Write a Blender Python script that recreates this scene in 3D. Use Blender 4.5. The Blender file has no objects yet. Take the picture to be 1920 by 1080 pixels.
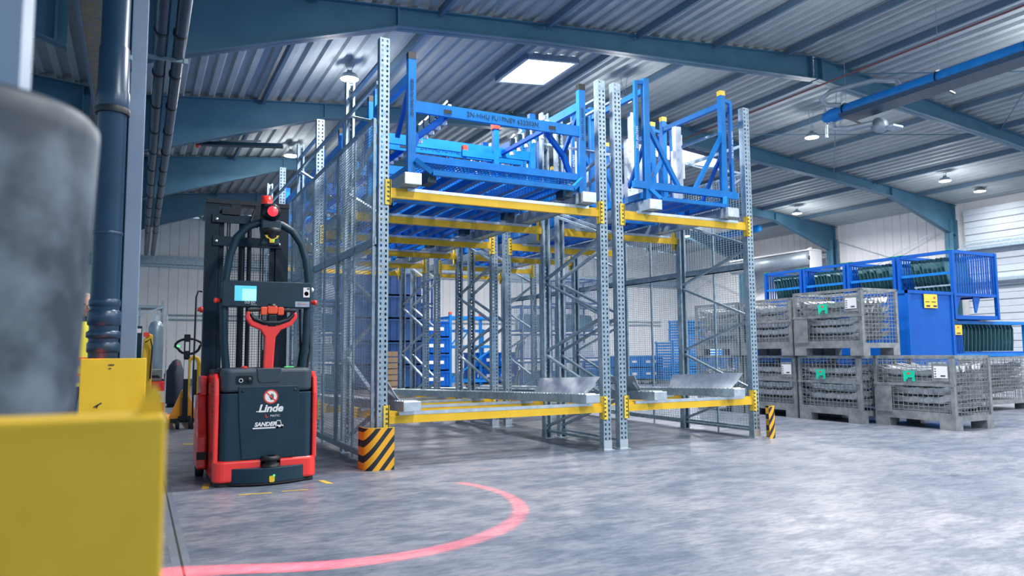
import bpy, math, random
from mathutils import Vector, Matrix
random.seed(7)
SC = bpy.context.scene
COL = SC.collection
R = math.radians

# ------------------------------------------------------------------ camera, world, exposure
cam_d = bpy.data.cameras.new('camera'); cam = bpy.data.objects.new('camera', cam_d); COL.objects.link(cam)
cam_d.sensor_width = 36; cam_d.lens = 1371.7 / 1920 * 36; cam_d.clip_start = .05; cam_d.clip_end = 200
_yaw, _pit, _rol = R(27.167), R(4.965), R(-.432)
_f = Vector((math.sin(_yaw)*math.cos(_pit), math.cos(_yaw)*math.cos(_pit), math.sin(_pit)))
_r = Vector((math.cos(_yaw), -math.sin(_yaw), 0)); _u = _r.cross(_f)
_r2 = _r*math.cos(_rol) + _u*math.sin(_rol); _u2 = -_r*math.sin(_rol) + _u*math.cos(_rol)
_m = Matrix((_r2, _u2, -_f)).transposed().to_4x4(); _m.translation = Vector((0, 0, 1.17)); cam.matrix_world = _m
cam_d.dof.use_dof = True; cam_d.dof.focus_distance = 7.6; cam_d.dof.aperture_fstop = 2.4
SC.camera = cam
W = bpy.data.worlds.new('world'); SC.world = W; W.use_nodes = True
W.node_tree.nodes['Background'].inputs[0].default_value = (.50, .78, 1.0, 1)
W.node_tree.nodes['Background'].inputs[1].default_value = .66
SC.view_settings.view_transform = 'Standard'; SC.view_settings.look = 'None'
SC.view_settings.gamma = 1; SC.view_settings.use_curve_mapping = False
SC.view_settings.exposure = 0.26
LAMP_W = 270

# ------------------------------------------------------------------ materials
MATS = {}
def mat(name, c, rough=.5, metal=0, var=.12, scale=6, c2=None, bump=0, emit=0, spec=.5, stretch=None, coat=0, lo=.3, hi=.72):
    m = bpy.data.materials.new(name); m.use_nodes = True
    nt = m.node_tree; b = nt.nodes['Principled BSDF']; N = nt.nodes.new; Lk = nt.links.new
    tc = N('ShaderNodeTexCoord'); mp = N('ShaderNodeMapping'); Lk(tc.outputs['Object'], mp.inputs[0])
    if stretch: mp.inputs['Scale'].default_value = stretch
    n = N('ShaderNodeTexNoise'); n.inputs['Scale'].default_value = scale; n.inputs['Detail'].default_value = 5
    Lk(mp.outputs[0], n.inputs['Vector'])
    r = N('ShaderNodeValToRGB'); r.color_ramp.elements[0].position = lo; r.color_ramp.elements[1].position = hi
    if c2 is None: c2 = tuple(min(1, x*(1+var)) for x in c); c = tuple(x*(1-var) for x in c)
    r.color_ramp.elements[0].color = (*c, 1); r.color_ramp.elements[1].color = (*c2, 1)
    Lk(n.outputs['Fac'], r.inputs[0]); Lk(r.outputs[0], b.inputs['Base Color'])
    b.inputs['Roughness'].default_value = rough; b.inputs['Metallic'].default_value = metal
    b.inputs['Specular IOR Level'].default_value = spec; b.inputs['Coat Weight'].default_value = coat
    if bump:
        bp = N('ShaderNodeBump'); bp.inputs['Strength'].default_value = bump; bp.inputs['Distance'].default_value = .01
        Lk(n.outputs['Fac'], bp.inputs['Height']); Lk(bp.outputs[0], b.inputs['Normal'])
    if emit:
        Lk(r.outputs[0], b.inputs['Emission Color']); b.inputs['Emission Strength'].default_value = emit
    MATS[name] = m
    return m
M = MATS
mat('galv', (.22, .32, .41), .42, .45, scale=14, c2=(.40, .50, .58))
mat('galv_bright', (.50, .57, .64), .33, .7, scale=11, c2=(.74, .79, .84))
mat('galv_wire', (.42, .52, .60), .4, .3)
mat('yellow', (.76, .46, .025), .42, 0, scale=5, c2=(.86, .55, .045), spec=.3)
mat('yellow_dimmed', (.50, .32, .02), .5, 0, scale=4, c2=(.62, .42, .035), spec=.3)  # darker copy of yellow: the crash barrier's dimmer light put into its colour
mat('truck_grey', (.026, .046, .068), .45, 0, var=.08)
mat('yellow_light', (.86, .62, .06), .45, 0)
mat('blue', (.004, .155, .50), .42, 0, scale=5, c2=(.008, .21, .62), spec=.22)
mat('blue_deep', (.001, .085, .42), .42, 0, scale=3, c2=(.002, .105, .48), spec=.22)
mat('red_paint', (.86, .038, .032), .25, 0, var=.06, coat=.4)
mat('orange', (.88, .33, .02), .4, 0)
mat('orange_red', (.80, .09, .03), .4, 0)
mat('truck_dark', (.008, .030, .052), .42, 0, var=.1, c2=(.012, .038, .064), spec=.3)
mat('truck_black', (.004, .010, .018), .42, 0, spec=.3)
mat('black', (.008, .011, .015), .5, 0)
mat('rubber', (.012, .014, .018), .75, 0)
mat('mast', (.003, .016, .034), .42, 0, spec=.25)
mat('frame_steel', (.042, .135, .215), .48, .1, scale=2.5, c2=(.06, .165, .255))
mat('purlin_steel', (.08, .15, .22), .5, .1, scale=2.5, c2=(.11, .18, .26))
mat('column_grey', (.20, .27, .38), .5, .1, scale=3)
mat('roof_sheet', (.33, .375, .405), .65, 0, scale=2, c2=(.39, .435, .46), spec=.2)
mat('wall_panel', (.68, .69, .72), .5, 0, scale=2, c2=(.77, .77, .79))
mat('wall_low', (.50, .51, .56), .55, 0)
mat('white', (.80, .80, .82), .5, 0, var=.03)
mat('paper', (.78, .78, .82), .6, 0, var=.04)
mat('print', (.04, .04, .06), .6, 0)
mat('pipe_blue', (.012, .045, .095), .33, .1)
mat('duct_grey', (.30, .36, .43), .45, .3)
mat('green_tag', (.0, .52, .33), .5, 0)
mat('green_tape', (.02, .36, .07), .5, 0)
mat('red_label', (.75, .06, .03), .5, 0)
mat('dark_plate', (.035, .12, .15), .22, .2, scale=3, c2=(.09, .22, .26))
mat('pressed_metal', (.58, .63, .68), .25, .6, scale=16, c2=(.88, .90, .92), bump=.35)
mat('old_steel', (.15, .175, .20), .5, .2, scale=8, c2=(.31, .325, .335))
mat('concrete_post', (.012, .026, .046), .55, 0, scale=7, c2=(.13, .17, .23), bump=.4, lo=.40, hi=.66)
mat('skin', (.55, .33, .25), .5, 0)
mat('hair', (.35, .30, .27), .7, 0)
mat('vest_orange', (.9, .12, .03), .6, 0)
mat('vest_yellow', (.85, .75, .05), .6, 0)
mat('vest_grey', (.25, .28, .33), .6, 0)
mat('cloth_dark', (.008, .014, .035), .75, 0)
mat('rust_plate', (.33, .34, .36), .55, .1, scale=7, c2=(.55, .40, .17))
mat('dark_red_pipe', (.16, .05, .05), .5, 0)
mat('tank_steel', (.22, .29, .36), .4, .4)
mat('lamp_glow', (1, .97, .93), .5, 0, var=0, emit=28)
mat('sky_glow', (1, .99, .97), .5, 0, var=0, emit=6)
mat('led_red', (1, .03, .05), .3, 0, var=0, emit=1.1)
mat('led_green', (.05, .9, .15), .4, 0, var=0, emit=1.5)
mat('screen', (.10, .55, .75), .3, 0, var=.05, emit=.45)
mat('screen_pale', (.35, .80, .85), .3, 0, var=.05, emit=.5)
mat('tape_yellow', (.58, .38, .05), .6, 0)
mat('wood', (.30, .20, .12), .6, 0)
mat('window_glow', (.55, .75, 1.0), .5, 0, var=.1, emit=1.2)
mat('drain_steel', (.13, .16, .21), .5, .0)
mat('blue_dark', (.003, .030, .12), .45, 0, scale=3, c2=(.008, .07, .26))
mat('door_panel', (.42, .47, .54), .5, 0, var=.04)
mat('groove', (.02, .025, .03), .8, 0)

def floor_material():
    m = bpy.data.materials.new('polished_concrete'); m.use_nodes = True; nt = m.node_tree
    b = nt.nodes['Principled BSDF']; N = nt.nodes.new; Lk = nt.links.new
    tc = N('ShaderNodeTexCoord')
    def noise(scale, det, st, rot=0):
        mp = N('ShaderNodeMapping'); mp.inputs['Scale'].default_value = st; mp.inputs['Rotation'].default_value = (0, 0, rot)
        Lk(tc.outputs['Object'], mp.inputs[0]); n = N('ShaderNodeTexNoise'); n.inputs['Scale'].default_value = scale
        n.inputs['Detail'].default_value = det; n.inputs['Roughness'].default_value = .68; Lk(mp.outputs[0], n.inputs['Vector']); return n
    big = noise(.45, 8, (1, 1, 1)); mid = noise(3.0, 14, (.7, 1.3, 1), R(-24)); fine = noise(20, 10, (.35, 1.5, 1), R(-20)); spot = noise(3.5, 6, (.7, 1.4, 1), R(10)); scr = noise(5, 3, (.16, 7, 1), R(-38)); scr2 = noise(4, 3, (.14, 8, 1), R(25)); pit = noise(26, 4, (.6, 1, 1), R(15))
    def ramp(n, p0, c0, p1, c1):
        r = N('ShaderNodeValToRGB'); r.color_ramp.elements[0].position = p0; r.color_ramp.elements[1].position = p1
        r.color_ramp.elements[0].color = c0; r.color_ramp.elements[1].color = c1; Lk(n.outputs['Fac'], r.inputs[0]); return r
    def mix(t, f, a, c):
        x = N('ShaderNodeMix'); x.data_type = 'RGBA'; x.blend_type = t; x.inputs[0].default_value = f
        Lk(a.outputs[2] if a.bl_idname == 'ShaderNodeMix' else a.outputs[0], x.inputs[6]); Lk(c.outputs[0], x.inputs[7]); return x
    base = ramp(big, .36, (.135, .165, .220, 1), .62, (.235, .245, .290, 1))
    a = mix('MULTIPLY', .95, base, ramp(mid, .42, (.55, .62, .70, 1), .56, (1.12, 1.08, 1.06, 1)))
    a = mix('MULTIPLY', .9, a, ramp(fine, .42, (.60, .66, .73, 1), .54, (1.06, 1.05, 1.04, 1)))
    a = mix('MULTIPLY', .8, a, ramp(spot, .31, (.35, .43, .52, 1), .36, (1, 1, 1, 1)))
    a = mix('MULTIPLY', .6, a, ramp(scr, .30, (.35, .42, .52, 1), .33, (1, 1, 1, 1)))
    a = mix('MULTIPLY', .6, a, ramp(scr2, .29, (.35, .42, .52, 1), .32, (1, 1, 1, 1)))
    a = mix('MULTIPLY', .7, a, ramp(pit, .30, (.35, .42, .50, 1), .34, (1, 1, 1, 1)))
    Lk(a.outputs[2], b.inputs['Base Color'])
    rr = ramp(mid, .35, (.50, .50, .50, 1), .65, (.30, .30, .30, 1)); Lk(rr.outputs[0], b.inputs['Roughness'])
    b.inputs['Specular IOR Level'].default_value = .5
    bp = N('ShaderNodeBump'); bp.inputs['Strength'].default_value = .12; bp.inputs['Distance'].default_value = .004
    Lk(fine.outputs['Fac'], bp.inputs['Height']); Lk(bp.outputs[0], b.inputs['Normal'])
    M['floor'] = m
floor_material()

def hazard_material():
    m = bpy.data.materials.new('hazard_stripe'); m.use_nodes = True; nt = m.node_tree
    b = nt.nodes['Principled BSDF']; N = nt.nodes.new; Lk = nt.links.new
    tc = N('ShaderNodeTexCoord'); sp = N('ShaderNodeSeparateXYZ'); Lk(tc.outputs['Object'], sp.inputs[0])
    su = N('ShaderNodeMath'); su.operation = 'SUBTRACT'; Lk(sp.outputs['Z'], su.inputs[0])
    sc = N('ShaderNodeMath'); sc.operation = 'MULTIPLY'; sc.inputs[1].default_value = 1.25; Lk(sp.outputs['X'], sc.inputs[0]); Lk(sc.outputs[0], su.inputs[1])
    dv = N('ShaderNodeMath'); dv.operation = 'MULTIPLY'; dv.inputs[1].default_value = 6.6; Lk(su.outputs[0], dv.inputs[0])
    fr = N('ShaderNodeMath'); fr.operation = 'FRACT'; Lk(dv.outputs[0], fr.inputs[0])
    gt = N('ShaderNodeMath'); gt.operation = 'GREATER_THAN'; gt.inputs[1].default_value = .54; Lk(fr.outputs[0], gt.inputs[0])
    mx = N('ShaderNodeMix'); mx.data_type = 'RGBA'; Lk(gt.outputs[0], mx.inputs[0])
    mx.inputs[6].default_value = (.86, .42, .02, 1); mx.inputs[7].default_value = (.012, .022, .035, 1)
    Lk(mx.outputs[2], b.inputs['Base Color']); b.inputs['Roughness'].default_value = .5
    M['hazard'] = m
hazard_material()

# ------------------------------------------------------------------ mesh helpers
class MB:
    def __init__(s, o=(0, 0, 0)): s.v = []; s.f = []; s.sm = []; s.o = Vector(o)
    def add(s, vs, fs, smooth=False):
        k = len(s.v); s.v += [tuple(x) for x in vs]; s.f += [tuple(i+k for i in f) for f in fs]; s.sm += [smooth]*len(fs); return s
    def box(s, x0, x1, y0, y1, z0, z1):
        return s.add([(x0,y0,z0),(x1,y0,z0),(x1,y1,z0),(x0,y1,z0),(x0,y0,z1),(x1,y0,z1),(x1,y1,z1),(x0,y1,z1)],
                     [(0,3,2,1),(4,5,6,7),(0,1,5,4),(1,2,6,5),(2,3,7,6),(3,0,4,7)])
    def bar(s, p, q, w, h=None, up=(0,0,1)):
        h = h or w; p = Vector(p); q = Vector(q); d = (q-p).normalized(); up = Vector(up)
        if abs(d.dot(up)) > .98: up = Vector((0,1,0))
        a = d.cross(up).normalized()*w/2; b = a.cross(d).normalized()*h/2
        vs = [p-a-b, p+a-b, p+a+b, p-a+b, q-a-b, q+a-b, q+a+b, q-a+b]
        return s.add(vs, [(0,1,2,3),(7,6,5,4),(0,4,5,1),(1,5,6,2),(2,6,7,3),(3,7,4,0)])
    def tube(s, pts, r, n=10, caps=True):
        pts = [Vector(p) for p in pts]; k = len(pts); rs = r if isinstance(r, (list, tuple)) else [r]*k
        t0 = (pts[1]-pts[0]).normalized(); a = t0.orthogonal().normalized(); vs = []
        for i, p in enumerate(pts):
            t = (pts[min(i+1, k-1)]-pts[max(i-1, 0)]).normalized()
            a = (a - t*a.dot(t)).normalized(); b = t.cross(a)
            vs += [p + (a*math.cos(2*math.pi*j/n) + b*math.sin(2*math.pi*j/n))*rs[i] for j in range(n)]
        fs = [(i*n+j, i*n+(j+1)%n, (i+1)*n+(j+1)%n, (i+1)*n+j) for i in range(k-1) for j in range(n)]
        s.add(vs, fs, True)
        if caps: s.add(vs[:n], [tuple(reversed(range(n)))]); s.add(vs[-n:], [tuple(range(n))])
        return s
    def lathe(s, prof, n=20, c=(0,0,0), axis='z', smooth=True):
        vs = []
        for r, z in prof:
            for j in range(n):
                x, y = r*math.cos(2*math.pi*j/n), r*math.sin(2*math.pi*j/n)
                p = (x,y,z) if axis == 'z' else ((z,x,y) if axis == 'x' else (y,z,x))
                vs.append((p[0]+c[0], p[1]+c[1], p[2]+c[2]))
        k = len(prof)
        fs = [(i*n+j, i*n+(j+1)%n, (i+1)*n+(j+1)%n, (i+1)*n+j) for i in range(k-1) for j in range(n)]
        s.add(vs, fs, smooth)
        if prof[0][0] > 0: s.add(vs[:n], [tuple(reversed(range(n)))])
        if prof[-1][0] > 0: s.add(vs[-n:], [tuple(range(n))])
        return s
    def prism(s, poly, a, b, plane='xz'):
        def P(u, v, w): return {'xz': (u, w, v), 'xy': (u, v, w), 'yz': (w, u, v)}[plane]
        n = len(poly)
        vs = [P(u, v, a) for u, v in poly] + [P(u, v, b) for u, v in poly]
        return s.add(vs, [tuple(range(n)), tuple(reversed(range(n, 2*n)))] + [(i, i+n, (i+1)%n+n, (i+1)%n) for i in range(n)])
    def ball(s, c, r, n=12, k=8, sc=(1,1,1)):
        prof = [(r*math.sin(math.pi*i/k), -r*math.cos(math.pi*i/k)) for i in range(k+1)]
        vs = []
        for rr, z in prof:
            for j in range(n): vs.append((c[0]+rr*math.cos(2*math.pi*j/n)*sc[0], c[1]+rr*math.sin(2*math.pi*j/n)*sc[1], c[2]+z*sc[2]))
        return s.add(vs, [(i*n+j, i*n+(j+1)%n, (i+1)*n+(j+1)%n, (i+1)*n+j) for i in range(k) for j in range(n)], True)
    def mesh(s, name, m):
        me = bpy.data.meshes.new(name); o = s.o
        me.from_pydata([(x-o.x, y-o.y, z-o.z) for x, y, z in s.v], [], s.f)
        me.polygons.foreach_set('use_smooth', s.sm); me.materials.append(M[m]); me.update(); return me
    def build(s, name, m, parent=None, bevel=0, seg=2, loc=None):
        return put(name, s.mesh(name, m), parent, bevel, seg, loc)
def put(name, me, parent=None, bevel=0, seg=2, loc=None, rot=None):
    o = bpy.data.objects.new(name, me); COL.objects.link(o); o.parent = parent
    if loc: o.location = loc
    if rot: o.rotation_euler = rot
    if bevel:
        b = o.modifiers.new('bevel', 'BEVEL'); b.width = bevel; b.segments = seg; b.limit_method = 'ANGLE'; b.angle_limit = R(40)
        b.harden_normals = False
    return o
def tag(o, label=None, cat=None, group=None, kind=None):
    if label: o['label'] = label
    if cat: o['category'] = cat
    if group: o['group'] = group
    if kind: o['kind'] = kind
    return o
def thing(name, loc, label=None, cat=None, group=None, rz=0, kind=None):
    o = bpy.data.objects.new(name, None); COL.objects.link(o); o.location = loc; o.rotation_euler = (0, 0, rz)
    o.empty_display_size = .1
    return tag(o, label, cat, group, kind)
def copy_tree(o, parent=None, loc=None, rz=None, label=None):
    c = o.copy(); COL.objects.link(c); c.parent = parent
    if loc: c.location = loc
    if rz is not None: c.rotation_euler = (0, 0, rz)
    if label: c['label'] = label
    for ch in list(KIDS.get(o.name, [])) or list(o.children): copy_tree(ch, c)
    return c
KIDS = {}
def stuff(o): o['kind'] = 'stuff'; return o
_tx = {}
def text(body, size, m, parent, loc, rot=(R(90), 0, 0), shear=0, name='lettering', ex=.0008, sx=1, bold=0):
    key = (body, size, shear, sx, m, bold)
    if key not in _tx:
        cu = bpy.data.curves.new('lettering', 'FONT'); cu.body = body; cu.size = size; cu.shear = shear; cu.extrude = ex
        cu.align_x = 'CENTER'; cu.align_y = 'CENTER'; cu.resolution_u = 3; cu.offset = bold
        o = bpy.data.objects.new('tmp_text', cu); COL.objects.link(o)
        me = bpy.data.meshes.new_from_object(o.evaluated_get(bpy.context.evaluated_depsgraph_get()))
        bpy.data.objects.remove(o); bpy.data.curves.remove(cu)
        for v in me.vertices: v.co.x *= sx
        me.materials.clear(); me.materials.append(M[m]); _tx[key] = me
    return put(name, _tx[key], parent, loc=loc, rot=rot)

# ------------------------------------------------------------------ the hall
FY = [-4.2, .7, 5.6, 10.5, 15.4, 20.3, 25.2, 30.1]
XR, XE = 12.6, 25.3          # ridge and right eave
def roof_z(x):
    d = x if x <= XR else XE - x
    if x < 0: d = -x
    return 6.18 + .097*d

def build_shell():
    fl = MB().box(-13, 25.4, -6, 30.2, -.2, 0).build('floor', 'floor'); tag(fl, kind='structure')
    g = MB().box(.262, .275, -5, 30, -.01, .0015); g.build('joint_groove', 'groove', fl)
    MB().box(.215, .262, -5, 30, -.01, .001).box(.275, .315, -5, 30, -.01, .001).build('drain_rail', 'drain_steel', fl)
    # ceiling: trapezoid sheets, purlins, rafters
    ce = thing('ceiling', (0, 0, 6.18), kind='structure')
    def sheet(x0, nrib, sgn):
        b = MB(); p = .28; vs = []; prof = []
        for k in range(nrib):
            xx = k*p
            prof += [(xx, 0), (xx+.10, 0), (xx+.135, .06), (xx+.245, .06)]
        prof.append((nrib*p, 0))
        L = 4.9
        for u, z in prof: vs += [(u, 0, z + sgn*.097*u), (u, L, z + sgn*.097*u)]
        b.add(vs, [(2*i, 2*i+2, 2*i+3, 2*i+1) for i in range(len(prof)-1)])
        return b.mesh('roof_sheet', 'roof_sheet')
    up, dn = sheet(0, 4, 1), sheet(0, 4, -1)
    n = 0
    for j in range(len(FY)-1):
        x = 0.
        while x < XR-.1:
            put('roof_sheet', up, ce, loc=(x, FY[j], roof_z(min(x, XR) if x < XR else x+1e-6)-6.18)); x += 1.12
        x = XR
        while x < XE-.1:
            put('roof_sheet', dn, ce, loc=(x, FY[j], roof_z(min(x, XR) if x < XR else x+1e-6)-6.18)); x += 1.12
        for k in range(8):
            put('roof_sheet', dn, ce, loc=(-1.12*(k+1)-.9, FY[j], .097*1.12*(k+1)+.02))
    def purlin_mesh():
        return MB().box(-.03, .03, 0, 4.7, -.14, -.005).mesh('purlin', 'purlin_steel')
    pm = purlin_mesh()
    for j in range(len(FY)-1):
        for x in (2.15, 4.1, 6.05, 7.95, 9.8, 11.7, 13.5, 15.4, 17.3, 19.2, 21.1, 23.2):
            put('purlin', pm, ce, loc=(x, FY[j]+.1, roof_z(x)-6.18))
        for x in (-2.6, -5.2): put('purlin', pm, ce, loc=(x, FY[j]+.1, roof_z(x)-6.18))
    def rafter(sgn, X0):
        # tapered I section from eave (d=0) to ridge
        o = []
        pts = [(0, 6.13, 5.02), (3.42, 6.47, 6.15), (6, 6.72, 6.40), (12.62, 7.36, 6.86)]
        b = MB(); w = .1
        for (d0, t0, b0), (d1, t1, b1) in zip(pts, pts[1:]):
            x0, x1 = X0+sgn*d0, X0+sgn*d1
            for yy0, yy1, za, zb in ((-.012, .012, (b0, t0), (b1, t1)), (-w, w, (t0-.018, t0), (t1-.018, t1)), (-w, w, (b0, b0+.018), (b1, b1+.018))):
                vs = [(x0, yy0, za[0]), (x1, yy0, zb[0]), (x1, yy1, zb[0]), (x0, yy1, za[0]), (x0, yy0, za[1]), (x1, yy0, zb[1]), (x1, yy1, zb[1]), (x0, yy1, za[1])]
                b.add(vs, [(0,3,2,1),(4,5,6,7),(0,1,5,4),(1,2,6,5),(2,3,7,6),(3,0,4,7)])
        st = MB()
        for d, zb, zt in ((.12, 5.06, 6.12), (3.42, 6.15, 6.46), (12.5, 6.86, 7.34)):
            x = X0+sgn*d; st.box(x-.012, x+.012, -w, w, zb, zt)
        b.o = Vector((0, 0, 6.18)); st.o = Vector((0, 0, 6.18))
        return b.mesh('rafter', 'frame_steel'), st.mesh('stiffener_plate', 'frame_steel')
    for X0, sgn in ((0, 1), (XE, -1), (-.9, -1)):
        rm, sm = rafter(sgn, X0)
        for y in FY[1:-1]:
            r = put('rafter', rm, ce, loc=(0, y, 0)); put('stiffener_plate', sm, r)
    # valley gutter between the two halls
    gt = MB((0, 0, 6.18))
    for k in range(150):
        y = -4.2 + k*.23; gt.box(-.88, -.02, y, y+.2, 6.06, 6.10 + .02*(k % 2))
    gt.build('valley_gutter', 'rust_plate', ce)
    MB((0, 0, 6.18)).box(-.90, -.86, -4.2, 30, 5.98, 6.2).box(-.03, .02, -4.2, 30, 5.98, 6.2).build('gutter_edge', 'column_grey', ce)
    # roof lights
    def skylight(x0, x1, y0, y1):
        zc = lambda x: roof_z(x)-.03
        fr = MB((0, 0, 6.18)); t = .07
        for (a, b2) in (((x0, y0), (x1, y0)), ((x1, y0), (x1, y1)), ((x1, y1), (x0, y1)), ((x0, y1), (x0, y0))):
            fr.bar((a[0], a[1], zc(a[0])), (b2[0], b2[1], zc(b2[0])), t, .12)
        f = fr.build('skylight_frame', 'column_grey', ce)
        MB((0, 0, 6.18)).add([(x0, y0, zc(x0)), (x1, y0, zc(x1)), (x1, y1, zc(x1)), (x0, y1, zc(x0)),
              (x0, y0, zc(x0)+.02), (x1, y0, zc(x1)+.02), (x1, y1, zc(x1)+.02), (x0, y1, zc(x0)+.02)],
             [(0,3,2,1),(4,5,6,7),(0,1,5,4),(1,2,6,5),(2,3,7,6),(3,0,4,7)]).build('skylight_pane', 'sky_glow', f)
    skylight(6.45, 7.58, 11.85, 13.2); skylight(13.6, 16.2, 16.75, 17.8); skylight(6.45, 7.58, 2.0, 3.35); skylight(13.6, 16.2, 2.4, 3.45)
    # back wall of vertical cassette panels
    wb = thing('wall_back', (12.6, 30.1, 0), kind='structure')
    def panel(h):
        b = MB()
        prof = [(0, 0), (.02, -.03), (.30, -.03), (.32, -.005), (.34, -.03), (.64, -.03), (.66, -.005), (.68, -.03), (.98, -.03), (1.0, 0), (1.0, .06), (0, .06)]
        return b.prism(prof, 0, h, 'xy').mesh('wall_panel', 'wall_panel')
    for i in range(-10, 26):
        h = roof_z(i+.5)+.0
        put('wall_panel', panel(h), wb, loc=(i-12.6, 0, 0))
    MB((12.6, 30.1, 0)).box(-10, 25.3, 29.82, 30.06, 4.50, 4.72).box(-10, 25.3, 29.95, 30.06, 4.4, 4.82).build('girt', 'galv', wb)
    MB((12.6, 30.1, 0)).box(-10, 25.3, 30.0, 30.06, 0, .25).build('plinth', 'frame_steel', wb)
    MB((12.6, 30.1, 0)).tube([(1, 30.02, 2.62), (24, 30.02, 2.62)], .03, 6).tube([(1, 30.02, 2.45), (24, 30.02, 2.45)], .03, 6).build('conduit', 'galv', wb)
    # right wall: vertical panels beyond the columns, low grey band, sectional doors
    wr = thing('wall_right', (25.4, 15.4, 0), kind='structure')
    pm2 = panel(6.22)
    for i in range(15, 30): put('wall_panel', pm2, wr, loc=(.03, i+.5-15.4, 0), rot=(0, 0, R(-90)))
    MB((25.4, 15.4, 0)).box(25.42, 25.5, -6, 30, 0, 6.3).build('wall_core', 'wall_panel', wr)
    MB((25.4, 15.4, 0)).box(25.28, 25.36, 15.6, 30, 0, 2.9).build('low_wall_band', 'wall_low', wr)
    b = MB((25.4, 15.4, 0))
    for y in FY[4:-1]: b.bar((25.2, y, 5.6), (25.2, y+4.9, 3.6), .02).bar((25.2, y, 3.6), (25.2, y+4.9, 5.6), .02)
    b.build('wind_brace', 'galv', wr)
    # sectional door on the near part of the right wall
    dr = thing('door_1', (25.2, 10.6, 0), kind='structure')
    sl = MB().prism([(0, 0), (-.05, .02), (-.05, .20), (-.03, .22), (-.05, .24), (-.05, .43), (0, .45)], 0, 9.0, 'xz')
    sme = sl.mesh('door_slat', 'door_panel')
    for k in range(13): put('door_slat', sme, dr, loc=(0, -4.6, .05+k*.45))
    t = MB((25.2, 10.6, 0))
    for z in (3.35, 4.45): t.box(24.85, 25.1, 6, 15.1, z, z+.1)
    t.box(24.9, 24.96, 6, 15.0, 4.62, 4.68).build('door_rail', 'galv', dr)
    # window seen low in the right wall
    w = thing('window_1', (25.25, 27.0, 0), kind='structure')
    MB().box(-.04, 0, 0, 1.6, .9, 2.3).build('window_pane', 'window_glow', w)
    MB().box(-.07, 0, -.08, 0, .82, 2.38).box(-.07, 0, 1.6, 1.68, .82, 2.38).box(-.07, 0, -.08, 1.68, 2.3, 2.38).box(-.07, 0, -.08, 1.68, .82, .9).build('window_frame', 'white', w)
    # columns on the two sides
    def hcol(name, x, y, h, label, w=.30, fl=.02, web='x'):
        t = thing(name, (x, y, 0), label, 'column', 'steel columns of the hall', kind='structure')
        b = MB().box(-w/2, -w/2+fl, -w/2, w/2, 0, h).box(w/2-fl, w/2, -w/2, w/2, 0, h).box(-w/2, w/2, -.01, .01, 0, h)
        b.build('shaft', 'frame_steel' if x > 5 else 'column_grey', t, bevel=.004)
        MB().box(-.22, .22, -.22, .22, 0, .02).build('base_plate', 'frame_steel', t)
        return t
    for y, l in ((10.5, 'out near the door'), (15.4, 'where the white door ends'), (20.3, 'by the grey duct'), (25.2, 'in the far corner stretch')):
        hcol('steel_column', 25.05, y, 5.6, 'blue steel column against the right wall ' + l)
    for y, l in ((10.5, 'just behind the near downpipe column'), (15.4, 'third in the row along the left'), (20.3, 'fourth in the row along the left'), (25.2, 'farthest in the row along the left')):
        hcol('steel_column', -.17, y, 5.1, 'grey steel column ' + l)
    # near column with its wide flange edge
    t = thing('steel_column', (-.14, 5.6, 0), 'grey steel column beside the dark downpipe behind the yellow guard', 'column', 'steel columns of the hall', kind='structure')
    MB().box(.045, .145, -.10, .18, 0, 5.1).box(-.13, -.06, -.10, .18, 0, 5.1).box(-.1, .1, .03, .05, 0, 5.1).build('shaft', 'column_grey', t, bevel=.006)
    MB().box(-.02, .04, -.02, .03, 0, 5.1).build('cable_strip', 'frame_steel', t)
build_shell()

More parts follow.
